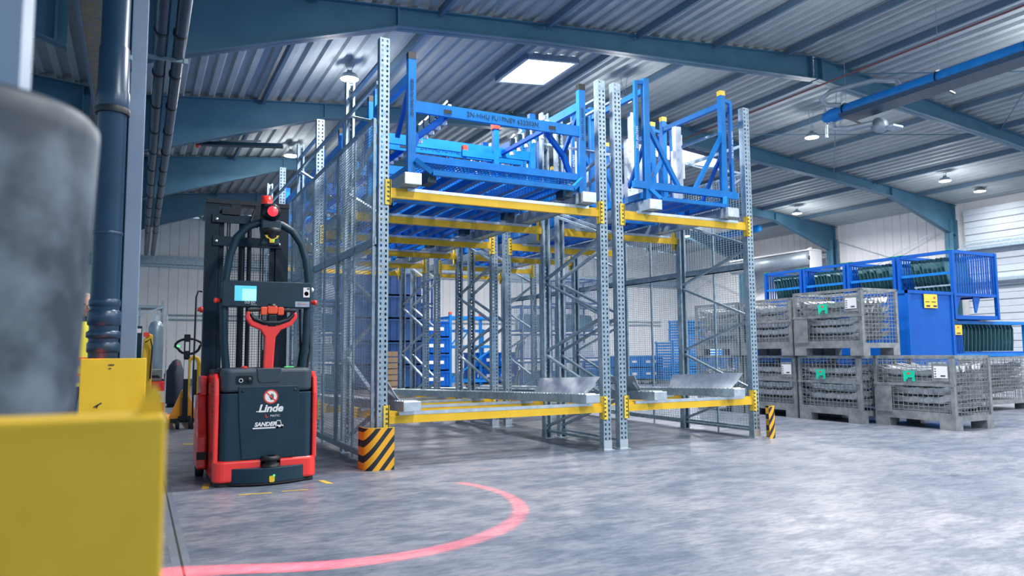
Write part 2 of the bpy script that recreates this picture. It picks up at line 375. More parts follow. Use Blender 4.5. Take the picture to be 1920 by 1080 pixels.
# ------------------------------------------------------------------ lamps
def build_lamps():
    hb = MB().lathe([(.0, .16), (.05, .16), (.06, .10), (.13, .09), (.16, .03), (.17, .0)], 24).mesh('housing', 'duct_grey')
    df = MB().lathe([(0, -.022), (.09, -.018), (.155, -.004), (.16, .0)], 24).mesh('diffuser', 'lamp_glow')
    def lamp(x, y, label, dz=.36, power=LAMP_W, z=None):
        z = z if z else roof_z(x) - dz
        t = thing('high_bay_lamp', (x, y, z), label, 'lamp', 'high bay lamps under the roof')
        put('housing', hb, t); put('diffuser', df, t)
        top = roof_z(x) - z - .01
        MB().tube([(-.02, 0, .15), (-.10, 0, top)], .006, 5).tube([(.02, 0, .15), (.10, 0, top)], .006, 5).build('hanger', 'galv', t)
        ld = bpy.data.lights.new('lamp_light', 'AREA'); ld.shape = 'DISK'; ld.size = .5; ld.energy = power; ld.color = (1, .975, .945); ld.spread = R(165)
        lo = bpy.data.objects.new('lamp_light', ld); COL.objects.link(lo); lo.parent = t; lo.location = (0, 0, -.05)
        pd = bpy.data.lights.new('lamp_spill', 'POINT'); pd.energy = power*.19; pd.shadow_soft_size = .12; pd.color = (1, .985, .97)
        po = bpy.data.objects.new('lamp_spill', pd); COL.objects.link(po); po.parent = t; po.location = (0, 0, -.42)
    lamp(3.34, 13.0, 'glaring round lamp right above the second upright of the wide rack', z=6.19)
    lamp(3.36, 18.87, 'bright round lamp above the top of the truck mast', z=6.19)
    lamp(8.9, 17.97, 'round lamp glowing between the blue frames of the wide rack', z=6.46)
    lamp(9.05, 12.35, 'round lamp beside the second tall upright of the narrow rack', z=6.45)
    lamp(14.8, 12.43, 'round lamp below the end of the blue heater tube', z=6.42)
    lamp(21.6, 13.37, 'round lamp in front of the right wall door', z=6.205)
    lamp(24.0, 13.75, 'small pale lamp nearest the right wall', z=6.19, power=LAMP_W*.15)
    lamp(21.71, 19.06, 'round lamp left of the far right column', z=6.2)
    for x in (3.35, 9.0, 14.8, 21.0):
        for y in (-4.0, 1.4, 7.0):
            lamp(x, y, 'high bay lamp in the roof field over the near floor')
    for x, y in ((9, 23.6), (14.8, 24.2), (21.5, 25)): lamp(x, y, {9: 'high bay lamp over the far end of the hall, left of the ridge', 14.8: 'high bay lamp over the far end of the hall, right of the ridge', 21.5: 'high bay lamp over the far right corner of the hall'}[x])
build_lamps()

# ------------------------------------------------------------------ flow racks
ROWS = [7.31, 8.75, 10.36, 11.80, 13.41, 14.85]
ZT, ZU, ZL = 4.51, 2.90, .551
def zlow(y): return ZL - .034*(y - 7.31)
TR = {'w': (2.51, 4.69), 'n': (5.665, 6.94)}

def upright_mesh():
    b = MB(); w = .054; d = .09
    xs = [-w, -.036, -.017, .017, .036, w]
    def q(x0, x1, z0, z1): b.add([(x0, 0, z0), (x1, 0, z0), (x1, 0, z1), (x0, 0, z1)], [(0, 1, 2, 3)])
    for k in (0, 2, 4): q(xs[k], xs[k+1], 0, ZT)
    z = .0; hz = .12
    for k in (1, 3):
        z0 = 0; h = hz
        while h < ZT - .03:
            q(xs[k], xs[k+1], z0, h); z0 = h + .026; h += .055
        q(xs[k], xs[k+1], z0, ZT)
    for x in (-w, w):
        b.add([(x, 0, 0), (x, d, 0), (x, d, ZT), (x, 0, ZT)], [(0, 1, 2, 3)])
        x2 = x*.5
        b.add([(x, d, 0), (x2, d, 0), (x2, d, ZT), (x, d, ZT)], [(0, 1, 2, 3)])
        x3 = x*.96
        b.add([(x3, .003, 0), (x3, d-.003, 0), (x3, d-.003, ZT), (x3, .003, ZT)], [(0, 1, 2, 3)])
    return b.mesh('upright', 'galv')
UPM = upright_mesh()
FOOT = MB().box(-.075, .075, -.035, .125, 0, .008).box(-.058, .058, -.004, .0, .008, .11).mesh('foot_plate', 'galv_bright')

def rack(key, xa, xb, label):
    root = thing('flow_rack', ((xa+xb)/2, 7.31, 0), label, 'rack', 'flow racks'); o = Vector(root.location)
    for x in (xa, xb):
        for k in range(3):
            yf, yr = ROWS[2*k], ROWS[2*k+1]
            u = put('upright', UPM, root, loc=(x-o.x, yf-o.y, 0)); put('foot_plate', FOOT, u)
            u = put('upright', UPM, root, loc=(x-o.x, yr-o.y+.045, 0), rot=(0, 0, R(180))); put('foot_plate', FOOT, u)
            zz = [.16, .62, 1.14, 1.6, 2.13, 2.58, 3.12, 3.57, 4.1]
            for i in range(len(zz)-1):
                a = yr-.03 if i % 2 == 0 else yf+.08; c = yf+.08 if i % 2 == 0 else yr-.03
                MB(o).bar((x, a, zz[i]+(.03 if i else 0)), (x, c, zz[i+1]-.03), .028, .045, up=(1, 0, 0)).build('brace', 'galv', root)
            for z in (.10, 4.3): MB(o).bar((x, yf+.05, z), (x, yr, z), .028, .045, up=(1, 0, 0)).build('brace', 'galv', root)
    # beams
    for lv in (0, 1):
        for i, y in enumerate(ROWS):
            zt = ZU if lv else zlow(y)
            y0 = y-.004 if i % 2 == 0 else y - .005
            x0, x1 = xa+.056, xb-.056
            b = MB(o).prism([(y0, zt-.108), (y0+.052, zt-.108), (y0+.052, zt), (y0+.02, zt), (y0+.02, zt-.028), (y0, zt-.028)], x0, x1, 'yz')
            be = b.build('beam', 'yellow', root)
            cs = MB(o).box(x0+.12 if lv == 0 else x0+.2, x1-.16, y0-.003, y0+.055, zt+.001, zt+.008).box(x0+.12 if lv == 0 else x0+.2, x1-.16, y0-.004, y0-.001, zt-.026, zt+.008).build('cover_strip', 'galv_bright', be)
            for s, x in ((1, xa), (-1, xb)):
                c = MB(o); zc0, zc1 = zt-.19, zt+.08
                xe = x + s*.008; xo = x + s*.072
                lo, hi = min(xe, xo), max(xe, xo)
                yy = y0-.016 if i % 2 == 0 else y+.047
                sw = (hi-lo)*.3
                c.box(lo, lo+sw, yy, yy+.008, zc0, zc1).box(hi-sw, hi, yy, yy+.008, zc0, zc1)
                for k in range(6):
                    z = zc0 + k*(zc1-zc0-.026)/5; c.box(lo+sw, hi-sw, yy, yy+.008, z, z+.026)
                xi = x+s*.056
                c.box(min(xi, xi+s*.010), max(xi, xi+s*.010), yy, yy+.075, zc0, zc1)
                c.build('beam_connector', 'yellow_light', be)
    # roller tracks
    for lv in (0, 1):
        for x in TR[key]:
            y0, y1 = 7.13, 15.0
            z = (lambda yy: 2.972) if lv else (lambda yy: zlow(yy)+.066)
            hh = .125 if lv else .1
            t = MB(o)
            for s in (-1, 1): t.bar((x+s*.083, y0, z(y0)), (x+s*.083, y1, z(y1)), .012, hh)
            t.bar((x, y0+.02, z(y0)-hh/2+.01), (x, y1, z(y1)-hh/2+.01), .16, .008)
            tk = t.build('roller_track', 'galv', root)
            MB(o).box(x-.094, x+.094, y0-.012, y0, z(y0)-hh/2, z(y0)+hh/2).build('end_cap', 'galv_bright', tk, bevel=.006)
            rl = MB(o); yy = y0+.06
            while yy < y1:
                zz = z(yy)+hh/2-.012
                rl.tube([(x-.07, yy, zz), (x+.07, yy, zz)], .024, 7); yy += .075
            stuff(rl.build('rollers', 'galv_bright', tk))
            if lv == 0:
                s = -1 if x == TR[key][0] else 1
                gp = MB(o); a, c = (7.42, 8.0) if s < 0 else (7.22, 8.62)
                za = z(a)+hh/2+.01
                xi = x + s*.02; xo = x + s*.14
                vs = [(xi, a+.06, za), (xi, c-.06, z(c)+hh/2+.01), (xo, c, z(c)+.24), (xo+s*.02, a, za+.19), ]
                vs += [(p[0]+.006*s, p[1], p[2]-.004) for p in vs]
                gp.add(vs, [(0,1,2,3),(7,6,5,4),(0,4,5,1),(1,5,6,2),(2,6,7,3),(3,7,4,0)])
                gp.bar((xi, a+.1, za), (xo, a+.06, za+.1), .008, .03)
                gp.build('guide_plate', 'galv_bright', tk)
    # mesh side panels on the outer side
    xs = xa-.085 if key == 'w' else xb+.085
    ys = [7.36, 8.9, 10.3, 11.9, 13.3, 14.9]
    zb, zt = .10, 3.63
    for y0, y1 in zip(ys, ys[1:]):
        f = MB(o)
        for y in (y0+.02, y1-.02): f.bar((xs, y, zb), (xs, y, zt), .03, .03)
        for z in (zb, zt): f.bar((xs, y0+.02, z), (xs, y1-.02, z), .03, .03)
        mid = (y0+y1)/2; f.bar((xs, mid, zb), (xs, mid, zt), .025)
        f.bar((xs, mid, 0), (xs, mid, zb), .02)
        fo = f.build('mesh_panel', 'galv', root)
        wi = MB(o); n = int((y1-y0)/.055)
        for k in range(1, n): y = y0+(y1-y0)*k/n; wi.bar((xs, y, zb), (xs, y, zt), .0045)
        n = int((zt-zb)/.032)
        for k in range(1, n): z = zb+(zt-zb)*k/n; wi.bar((xs+.003, y0, z), (xs+.003, y1, z), .0045)
        stuff(wi.build('wire_mesh', 'galv_wire', fo))
    s = -1 if key == 'w' else 1
    MB(o).box(min(xs, xs-s*.02), max(xs, xs-s*.02), 7.35, 14.9, 2.28, 2.37).box(xs-.02, xs+.02, 7.35, 14.9, 2.28, 2.292).build('mid_rail', 'galv', root)
    MB(o).bar((xs+s*-.02, 7.35, 4.02), (xs+s*-.02, 14.9, 4.02), .03, .04).build('top_rail', 'galv', root)
    MB(o).bar((xs, 7.35, .10), (xs, 14.9, .10), .035, .06).build('bottom_rail', 'galv', root)
    return root
rack('w', 2.255, 5.012, 'wide galvanised flow rack with yellow beams, the left one')
rk = rack('n', 5.2445, 7.411, 'narrower galvanised flow rack with yellow beams, the right one')
# number board and tie between uprights at the back of the narrow rack
t = thing('number_board', (7.25, 9.6, 3.95), 'long white number board high on the narrow rack', 'sign')
MB().bar((-.02, -1.2, -.10), (-.02, .9, -.10), .015, .24).build('board', 'white', t)
text('155', .13, 'print', t, (-.032, .0, -.1), (R(90), 0, R(-90)))

# corner bumpers
def bumper(x, y, label, flip):
    t = thing('corner_guard', (x, y, 0), label, 'guard', 'striped corner guards')
    b = MB(); n = 10; r = .13; h = .415; vs = []
    for i in range(n+1):
        a = R(180 + 90*i/n) if not flip else R(270 + 90*i/n)
        cx, cy = (.0, .0)
        vs.append((r*math.cos(a), r*math.sin(a)))
    if not flip: prof = [(-r, .16)] + vs + [(.16, -r)]
    else: prof = [(-.05, -r)] + vs + [(r, .10)]
    inner = [(px*.94, py*.94) for px, py in prof]
    poly = prof + inner[::-1]
    b.prism(poly, 0, h, 'xy'); b.build('guard_plate', 'hazard', t)
    c = MB(); c.prism(poly, h, h+.006, 'xy'); c.build('guard_rim', 'yellow', t)
bumper(2.185, 7.315, 'black and yellow striped guard at the left front rack post', False)
bumper(7.52, 7.28, 'black and yellow striped guard at the right front rack post', True)

# ------------------------------------------------------------------ blue post frames of the wide rack
def post_frame():
    t = thing('post_frame', (3.615, 7.25, 3.035), None, 'stillage', 'blue post frames in the wide rack')
    W2, D, H = 1.075, 1.31, 1.345
    pm = MB().box(-.043, .043, 0, .07, 0, H)
    me = pm.mesh('post', 'blue')
    for x in (-W2, W2):
        for y in (0, D-.07):
            p = put('post', me, t, loc=(x, y, 0)); MB().box(-.044, .044, -.001, .071, H-.07, H+.004).build('post_cap', 'black' if y == 0 else 'blue_deep', p)
    for y in (.012, D-.05):
        MB().box(-W2+.043, W2-.043, y, y+.04, .70, .825).build('top_beam', 'blue', t)
        MB().box(-W2+.043, W2-.043, y, y+.05, .16, .24).build('low_beam', 'blue', t)
    for x in (-W2, W2):
        MB().box(x-.03, x+.03, .07, D-.07, 1.04, 1.14).build('side_beam', 'blue', t)
        MB().box(x-.03, x+.03, .07, D-.07, .06, .13).build('side_beam', 'blue', t)
        MB().bar((x, .06, 1.04), (x, .5, .55), .045).build('side_brace', 'blue_deep', t)
    # lower skid ring in front
    for y, s in ((-.02, -1), (D, 1)):
        b = MB().bar((-W2+.2, y+s*.06, -.0+.03), (W2-.2, y+s*.06, .03), .05, .055)
        for sx in (-1, 1): b.bar((sx*(W2-.2), y+s*.06, .03), (sx*(W2-.03), y, .17), .05, .05)
        b.build('skid_rail', 'blue', t)
    for k in range(7):
        x = -W2+.25 + k*(2*W2-.5)/6
        MB().box(x-.04, x+.04, .05, D-.05, .03, .11).build('cross_member', 'blue_deep', t)
    g = MB()
    for k in range(46):
        x = -W2+.1+k*(2*W2-.2)/45; g.bar((x, .06, .165), (x, D-.06, .165), .006, .012)
    for k in range(16):
        y = .1+k*(D-.2)/15; g.bar((-W2+.05, y, .16), (W2-.05, y, .16), .012, .01)
    stuff(g.build('grating', 'blue', t))
    # clamp arms with pads
    for s in (-1, 1):
        x = s*.63
        a = MB().bar((x, .05, .76), (x, D-.05, .76), .05, .05).bar((x, .12, .74), (x+s*.3, .22, .5), .045, .06).bar((x+s*.3, .22, .52), (x+s*.42, .22, .2), .045, .06)
        ar = a.build('clamp_arm', 'blue_deep', t)
        for k in range(5):
            y = .16+k*.2
            MB().box(x-.03, x+.03, y, y+.045, .79, .88).build('clamp_block', 'truck_dark', ar)
            MB().box(x+.035, x+.075, y+.005, y+.035, .80, .90).build('clamp_pad', 'white', ar); MB().bar((x-.02, y+.02, .88), (x+.045, y+.05, .95), .008, .02).build('clamp_strap', 'white', ar); MB().box(x-.03, x+.02, y, y+.04, .66, .70).build('clamp_shoe', 'white', ar)
    MB().box(.33, .40, .9, .97, .2, .95).box(.3, .43, .86, 1.0, .2, .26).box(-.1, .4, .91, .96, .55, .63).build('centre_stand', 'blue', t)
    MB().box(.32, .41, .89, .98, .95, 1.03).build('stand_cap', 'red_label', t)
    MB().box(-.06, -.03, .95, 1.0, .2, .62).build('stop_post', 'blue', t); MB().box(-.075, -.015, .94, 1.01, .62, .70).build('stop_cap', 'red_label', t)
    text('2N-HHU FU1PNEY 622203N', .075, 'truck_dark', t, (.02, .010, .762), sx=1.0)
    text('ZN HHU FU 62220', .05, 'truck_dark', t, (-W2, -.002, .85), (R(90), R(-90), 0))
    text('ZN HHU FU 62220', .05, 'truck_dark', t, (W2, -.002, .85), (R(90), R(-90), 0))
    for s in (-1, 1):
        MB().box(s*.66-.045, s*.66+.045, .008, .0125, .735, .775).build('slot', 'black', t)
        MB().box(s*.86-.05, s*.86+.05, -.03, .2, -.06, .06).build('fork_pocket', 'truck_dark', t)
    return t
pf = post_frame()
ORD = ['at the very front', 'second from the front', 'third from the front', 'fourth from the front', 'at the far back']
pf['label'] = 'blue steel post frame with a top beam ' + ORD[0] + ' of the wide rack'
for k in range(1, 5): copy_tree(pf, None, (3.615, 7.25+1.50*k, 3.035), None, 'blue steel post frame with a top beam ' + ORD[k] + ' of the wide rack')

# blue loop frames of the narrow rack
def loop_frame():
    t = thing('loop_frame', (6.30, 7.25, 3.035), None, 'stillage', 'blue loop frames in the narrow rack')
    D = 1.30
    for y, fr in ((0, 1), (D-.07, 0)):
        for s, zt in ((-1, 1.585), (1, 1.56)):
            x = s*.64
            p = MB().box(x-.04, x+.04, y, y+.07, 0, zt).build('post', 'blue', t)
            if s > 0: MB().box(x-.042, x+.042, y-.001, y+.071, zt, zt+.065).build('post_cap', 'yellow_light', p)
            xo = x + s*.15
            MB().bar((x, y+.035, zt-.05), (xo, y+.035, zt-.07), .045).bar((xo, y+.035, zt-.05), (xo, y+.035, .19), .045).build('loop_bar', 'blue', t)
            MB().bar((x-s*.03, y+.035, .98), (x-s*.50, y+.035, .24), .05).build('diagonal_brace', 'blue', t)
        MB().box(-.86, .86, y-.005, y+.055, .155, .245).build('cross_beam', 'blue', t)
        b = MB().bar((-.5, y-.06, .03), (.55, y-.06, .03), .045)
        for s in (-1, 1): b.bar((s*.5 if s < 0 else .55, y-.06, .03), (s*.62, y, .16), .045)
        b.build('skid_rail', 'blue', t)
    for s in (-1, 1):
        MB().box(s*.64-.03, s*.64+.03, .07, D-.07, 1.40, 1.47).build('side_beam', 'blue', t)
        MB().box(s*.64-.03, s*.64+.03, .07, D-.07, .05, .13).build('side_beam', 'blue', t)
        MB().bar((s*.64, .07, .75), (s*.64, .5, .13), .04).build('diagonal_brace', 'blue_deep', t)
    for k in range(5):
        x = -.5+k*.25; MB().box(x-.035, x+.035, .05, D-.05, .02, .10).build('cross_member', 'blue_deep', t)
    for x, y, h in ((-.44, .55, 1.33), (-.10, .75, .95), (.28, .5, 1.22), (.50, .8, .98), (-.62, .4, .9), (.05, 1.1, 1.1)):
        b = MB().prism([(x-.05, y), (x+.05, y), (x+.05, y+.07), (x+.035, y+.07), (x+.035, y+.015), (x-.035, y+.015), (x-.035, y+.07), (x-.05, y+.07)], .05, h, 'xy')
        for k in range(8): b.box(x-.012, x+.012, y-.006, y, .12+k*(h-.2)/8, .14+k*(h-.2)/8)
        b.build('profile_post', 'galv_bright', t)
    text('HHU FHF UOE 062', .045, 'white', t, (.795, .011, .9), (R(90), R(90), 0)); text('HHU FHF UOE', .045, 'white', t, (-.795, .011, .8), (R(90), R(90), 0))
    return t
lf = loop_frame()
lf['label'] = 'blue frame with looped corner posts ' + ORD[0] + ' of the narrow rack'
for k in range(1, 5): copy_tree(lf, None, (6.30, 7.25+1.50*k, 3.035), None, 'blue frame with looped corner posts ' + ORD[k] + ' of the narrow rack')

# ------------------------------------------------------------------ automated stacker truck
def rrect(x0, x1, y0, y1, r, n=5):
    pts = []
    for cx, cy, a0 in ((x1-r, y1-r, 0), (x0+r, y1-r, 90), (x0+r, y0+r, 180), (x1-r, y0+r, 270)):
        for i in range(n+1):
            a = R(a0+90*i/n); pts.append((cx+r*math.cos(a), cy+r*math.sin(a)))
    return pts
def truck():
    t = thing('stacker_truck', (1.08, 6.97, 0), 'red and dark grey driverless stacker truck with mast beside the wide rack', 'forklift')
    # red chassis
    b = MB().prism(rrect(-.45, .45, 0, .98, .09), .035, .225, 'xy')
    ch = b.build('chassis', 'red_paint', t, bevel=.022, seg=3)
    for s in (-1, 1):
        MB().prism([(.03, .20), (.98, .20), (.98, .90), (.60, .985), (.14, 1.0), (.055, .95), (.03, .80)], s*.408, s*.45, 'yz').build('side_shell', 'red_paint', t, bevel=.014, seg=3)
    MB().prism([(.12, 1.0), (.6, .985), (.6, 1.02), (.12, 1.035)], -.45, -.385, 'yz').build('shell_trim', 'truck_black', t)
    for k in range(7): MB().box(-.4515, -.449, .16, .24, .60+k*.045, .618+k*.045).build('vent_slot', 'truck_black', t)
    MB().box(-.452, -.449, .42, .60, .80, .90).build('side_window', 'red_label', t)
    # dark hood, lower cover
    MB().prism(rrect(-.408, .408, .012, .62, .075, 6), .20, .815, 'xy').build('front_cover', 'truck_dark', t, bevel=.006)
    hd = MB().prism(rrect(-.405, .405, .006, .64, .085, 6), .822, 1.035, 'xy').build('hood', 'truck_grey', t, bevel=.035, seg=4)
    MB().prism([(-.255, .875), (.28, .875), (.275, .60), (.235, .23), (-.215, .23), (-.245, .60)], .0, .03, 'xz').build('service_panel', 'truck_dark', t, bevel=.006)
    for x in (-.217, .24): MB().lathe([(.0, -.006), (.011, -.006), (.012, .006)], 12, (x, 0, .835), 'y').build('panel_bolt', 'black', t)
    MB().prism(rrect(-.275, -.13, .895, .972, .02), .0, .02, 'xz').build('socket_recess', 'truck_black', hd)
    MB().lathe([(.019, -.01), (.019, .01), (.012, .01), (.012, -.01)], 14, (-.235, 0, .93), 'y').build('key_ring', 'galv_bright', hd)
    MB().lathe([(0, -.012), (.022, -.01), (.022, .01)], 14, (-.165, 0, .935), 'y').build('plug', 'black', hd)
    MB().prism([(-.10, 1.036), (.115, 1.036), (.115, .93), (.09, .905), (-.07, .905), (-.09, .93)], -.004, .02, 'xz').build('tiller_cover', 'truck_grey', hd, bevel=.006)
    MB().prism(rrect(-.215, -.155, .15, .21, .025), 1.03, 1.055, 'xy').build('stop_button', 'red_paint', hd, bevel=.006)
    MB().prism(rrect(.13, .31, .06, .2, .02), 1.03, 1.042, 'xy').build('display_bezel', 'black', hd)
    MB().box(.17, .24, .075, .17, 1.042, 1.046).build('display', 'led_green', hd)
    # front bumper with scanner
    n = 14; arc = [(-.31+.65*i/n, .01-.10*math.sin(math.pi*i/n)**.8 if 0 < i < n else .01) for i in range(n+1)]
    bp = MB().prism(arc + [(.34, .06), (-.31, .06)], .028, .155, 'xy').build('bumper', 'truck_dark', t, bevel=.006)
    MB().prism(arc + [(.34, .06), (-.31, .06)], .012, .028, 'xy').build('bumper_skirt', 'rubber', bp)
    sc = MB().lathe([(.0, .255), (.07, .252), (.085, .24), (.085, .215), (.055, .21), (.055, .19), (.075, .185), (.08, .158)], 24, (.035, -.01, 0)).build('scanner', 'black', t)
    MB().box(-.05, .12, -.0, .05, .16, .25).build('scanner_bracket', 'truck_black', sc)
    MB().lathe([(0, .2555), (.035, .2555)], 16, (.035, -.02, 0)).build('scanner_mark', 'white', sc)
    MB().prism(rrect(.012, .058, .03, .085, .012), -.096, -.08, 'xz').build('sensor_badge', 'yellow', bp)
    MB().ball((.052, -.098, .088), .009, 8, 6).build('badge_light', 'led_green', bp)
    MB().prism(rrect(-.43, .43, .03, .9, .05), .005, .04, 'xy').build('underbody', 'rubber', t)
    # markings
    sg = MB().prism([(.027+.064*math.cos(2*math.pi*i/32), .779+.064*math.sin(2*math.pi*i/32)) for i in range(32)], -.001, .0, 'xz').build('warning_sign', 'white', t)
    rg = MB()
    for i in range(32):
        a0, a1 = 2*math.pi*i/32, 2*math.pi*(i+1)/32
        rg.add([(.027+r*math.cos(a), -.0022, .779+r*math.sin(a)) for r, a in ((.052, a0), (.064, a0), (.064, a1), (.052, a1))], [(0, 1, 2, 3)])
    rg.bar((.027-.038, -.0022, .779+.038), (.027+.038, -.0022, .779-.038), .001, .011, up=(0, 0, 1)); rg.build('sign_ring', 'red_label', sg)
    hn = MB(); hx, hz = .036, .775
    hn.prism(rrect(hx-.015, hx+.015, hz-.025, hz+.004, .008), -.0020, -.0012, 'xz')
    for k, (dx, top) in enumerate(((-.0125, .022), (-.0045, .03), (.0035, .029), (.0115, .022))): hn.box(hx+dx-.003, hx+dx+.003, -.0020, -.0012, hz, hz+top)
    hn.bar((hx-.012, -.0014, hz-.012), (hx-.026, -.0014, hz+.006), .0004, .006); hn.build('sign_hand', 'print', sg)
    text('Linde', .092, 'paper', t, (.025, -.003, .672), shear=.25, sx=1.05, bold=.0035)
    MB().bar((-.10, -.003, .648), (-.02, -.003, .650), .001, .007).build('lettering_swash', 'paper', t)
    text('L', .042, 'red_label', t, (-.005, -.003, .606), shear=-.3, bold=.001); text('MATIC', .026, 'paper', t, (.065, -.003, .606), shear=.1, sx=1.1)
    text('SANDER', .05, 'paper', t, (-.018, -.003, .532), shear=.25, sx=1.0, bold=.0022)
    MB().box(-.125, .07, -.003, -.002, .494, .506).build('lettering_bar', 'paper', t)
    lg = MB().box(.075, .082, -.003, -.002, .51, .565).box(.075, .115, -.003, -.002, .558, .565).bar((.113, -.0025, .56), (.125, -.0025, .52), .001, .006).box(.075, .14, -.003, -.002, .503, .523)
    lg.lathe([(0, -.003), (.011, -.003)], 10, (.088, 0, .502), 'y').lathe([(0, -.003), (.011, -.003)], 10, (.128, 0, .502), 'y'); lg.build('truck_emblem', 'paper', t)
    # tiller
    tl = MB()
    tl.prism([(-.03, 1.0), (.058, 1.0), (.065, 1.15), (.075, 1.32), (.12, 1.385), (.22, 1.43), (.268, 1.50), (.265, 1.555), (.235, 1.555), (.225, 1.51), (.17, 1.47), (.09, 1.445), (-.02, 1.445), (-.10, 1.47), (-.15, 1.51), (-.158, 1.56), (-.185, 1.56), (-.195, 1.49), (-.15, 1.425), (-.06, 1.385), (-.02, 1.32), (-.025, 1.15)], .10, .17, 'xz')
    ti = tl.build('tiller', 'red_paint', t, bevel=.014, seg=3)
    MB().tube([(-.15, .12, 1.535), (-.12, .11, 1.485), (-.03, .10, 1.452), (.10, .10, 1.452), (.19, .11, 1.485), (.235, .12, 1.535)], .022, 10).build('lower_grip', 'truck_black', ti)
    for s in (-1, 1): MB().tube([(.04+s*.08, .12, 1.575), (.04+s*.215, .12, 1.568)], .017, 10).build('handle_grip', 'rubber', ti)
    MB().prism(rrect(-.005, .085, 1.535, 1.615, .02), .085, .165, 'xz').build('head_block', 'orange_red', ti, bevel=.01)
    for s in (-1, 1): MB().prism(rrect(.04+s*.075-.028, .04+s*.075+.028, 1.525, 1.60, .014), .09, .15, 'xz').build('thumb_switch', 'orange_red', ti, bevel=.008)
    MB().lathe([(0, 1.635), (.04, 1.63), (.05, 1.612)], 16, (.04, .125, 0)).build('belly_switch', 'truck_black', ti)
    MB().box(.0, .08, .085, .17, 1.42, 1.53).build('head_cover', 'truck_black', ti, bevel=.012)
    rb = MB().tube([(.014, .2, 1.02), (.02, .21, 1.2)], .05, 12); rb.build('gaiter', 'rubber', t)
    # control box on the hoop
    bx = MB().prism(rrect(-.385, .43, 1.607, 1.853, .018), .26, .40, 'xz').build('control_box', 'truck_dark', t, bevel=.008)
    MB().box(-.278, -.083, .256, .262, 1.662, 1.805).build('screen', 'screen', bx)
    s2 = MB().box(-.21, -.085, .254, .2565, 1.664, 1.775).build('screen_window', 'screen_pale', bx)
    MB().box(-.276, -.215, .254, .2565, 1.67, 1.775).build('screen_list', 'screen', bx)
    text('DZI EN', .03, 'paper', bx, (-.14, .258, 1.648)); text('NAVCO', .014, 'paper', bx, (-.105, .258, 1.627))
    st = MB().box(.35, .41, .255, .261, 1.71, 1.805).build('sticker', 'paper', bx)
    MB().lathe([(0, .2545), (.021, .2545)], 16, (.38, 0, 1.745), 'y').build('sticker_seal', 'orange', bx); MB().box(.385, .408, .2535, .255, 1.785, 1.80).build('sticker_code', 'print', bx)
    MB().box(.275, .41, .255, .261, 1.615, 1.668).build('name_plate', 'galv', bx); text('Sander', .026, 'red_label', bx, (.342, .254, 1.643), shear=.2, sx=1.3)
    for s, x in ((-1, -.395), (1, .44)): MB().lathe([(0, 0), (.02, 0), (.02, s*.028), (.026, s*.03), (.026, s*.055), (0, s*.056)], 14, (x, .33, 1.665), 'x').build('stop_button', 'red_paint', bx)
    MB().lathe([(0, 0), (.02, 0), (.024, .02), (0, .034)], 12, (.435, .33, 1.79), 'x').build('side_lamp', 'white', bx)
    # hoop
    hp = [(-.33, .33, 1.03), (-.352, .33, 1.3), (-.362, .33, 1.6), (-.35, .33, 1.88), (-.318, .33, 2.10), (-.262, .33, 2.27), (-.165, .33, 2.38), (-.05, .33, 2.425), (.05, .33, 2.43), (.15, .33, 2.415), (.25, .33, 2.36), (.335, .33, 2.24), (.385, .33, 2.08), (.41, .33, 1.88), (.405, .33, 1.6), (.395, .33, 1.3), (.37, .33, 1.03)]
    MB().tube(hp, .036, 12).build('hoop', 'truck_dark', t)
    for x in (.34, .43): MB().tube([(x, .36, 1.6), (x+.01, .38, 1.4), (x+.015, .37, 1.2), (x-.01, .36, 1.03)], .011, 6).build('cable', 'rubber', t)
    sb = MB().prism([(-.055, 2.44), (.125, 2.44), (.125, 2.36), (.10, 2.28), (.115, 2.20), (-.065, 2.20), (-.04, 2.28), (-.055, 2.36)], .22, .38, 'xz').build('sensor_housing', 'truck_dark', t, bevel=.012)
    MB().lathe([(0, 2.36), (.075, 2.355), (.085, 2.34), (.085, 2.31), (.05, 2.30), (.05, 2.27), (.03, 2.25)], 20, (.035, .20, 0)).build('navigation_scanner', 'black', sb)
    MB().prism([(-.03, 2.285), (.10, 2.285), (.085, 2.26), (.06, 2.25), (.055, 2.215), (.015, 2.215), (.01, 2.25), (-.015, 2.26)], .17, .20, 'xz').build('scanner_face', 'yellow', sb)
    MB().ball((.05, .168, 2.235), .008, 8, 6).build('scanner_light', 'led_green', sb)
    MB().lathe([(.05, -.03), (.08, 0), (.085, .05)], 20, (.036, .20, 2.515), 'y').build('warning_lamp_shell', 'truck_black', sb)
    MB().lathe([(0, -.05), (.042, -.04), (.062, -.01), (.062, .0)], 20, (.036, .20, 2.515), 'y').build('warning_lamp', 'led_red', sb)
    MB().lathe([(.055, 2.60), (.05, 2.68), (0, 2.685)], 16, (.0, .30, 0)).build('beacon', 'red_paint', sb)
    MB().lathe([(.06, 2.44), (.055, 2.60), (0, 2.60)], 16, (.0, .30, 0)).build('beacon_base', 'truck_black', sb)
    # mast
    cx = -.108; mY = .76
    ms = thing('mast', (0, 0, 0)); ms.parent = t
    for s in (-1, 1):
        x = cx+s*.335
        MB().prism([(x-.062, mY), (x+.062, mY), (x+.062, mY+.025), (x+.0, mY+.025), (x, mY+.10), (x+.062, mY+.10), (x+.062, mY+.125), (x-.062, mY+.125)], .06, 2.66, 'xy').build('outer_rail', 'mast', ms)
        MB().box(cx+s*.245-.022, cx+s*.245+.022, mY+.03, mY+.1, .1, 2.6).build('inner_rail', 'mast', ms)
    MB().box(cx-.40, cx+.40, mY-.01, mY+.13, 2.66, 2.71).build('top_plate', 'truck_black', ms, bevel=.006)
    MB().box(cx-.34, cx+.34, mY-.03, mY+.0, 2.47, 2.555).build('cross_bar', 'mast', ms)
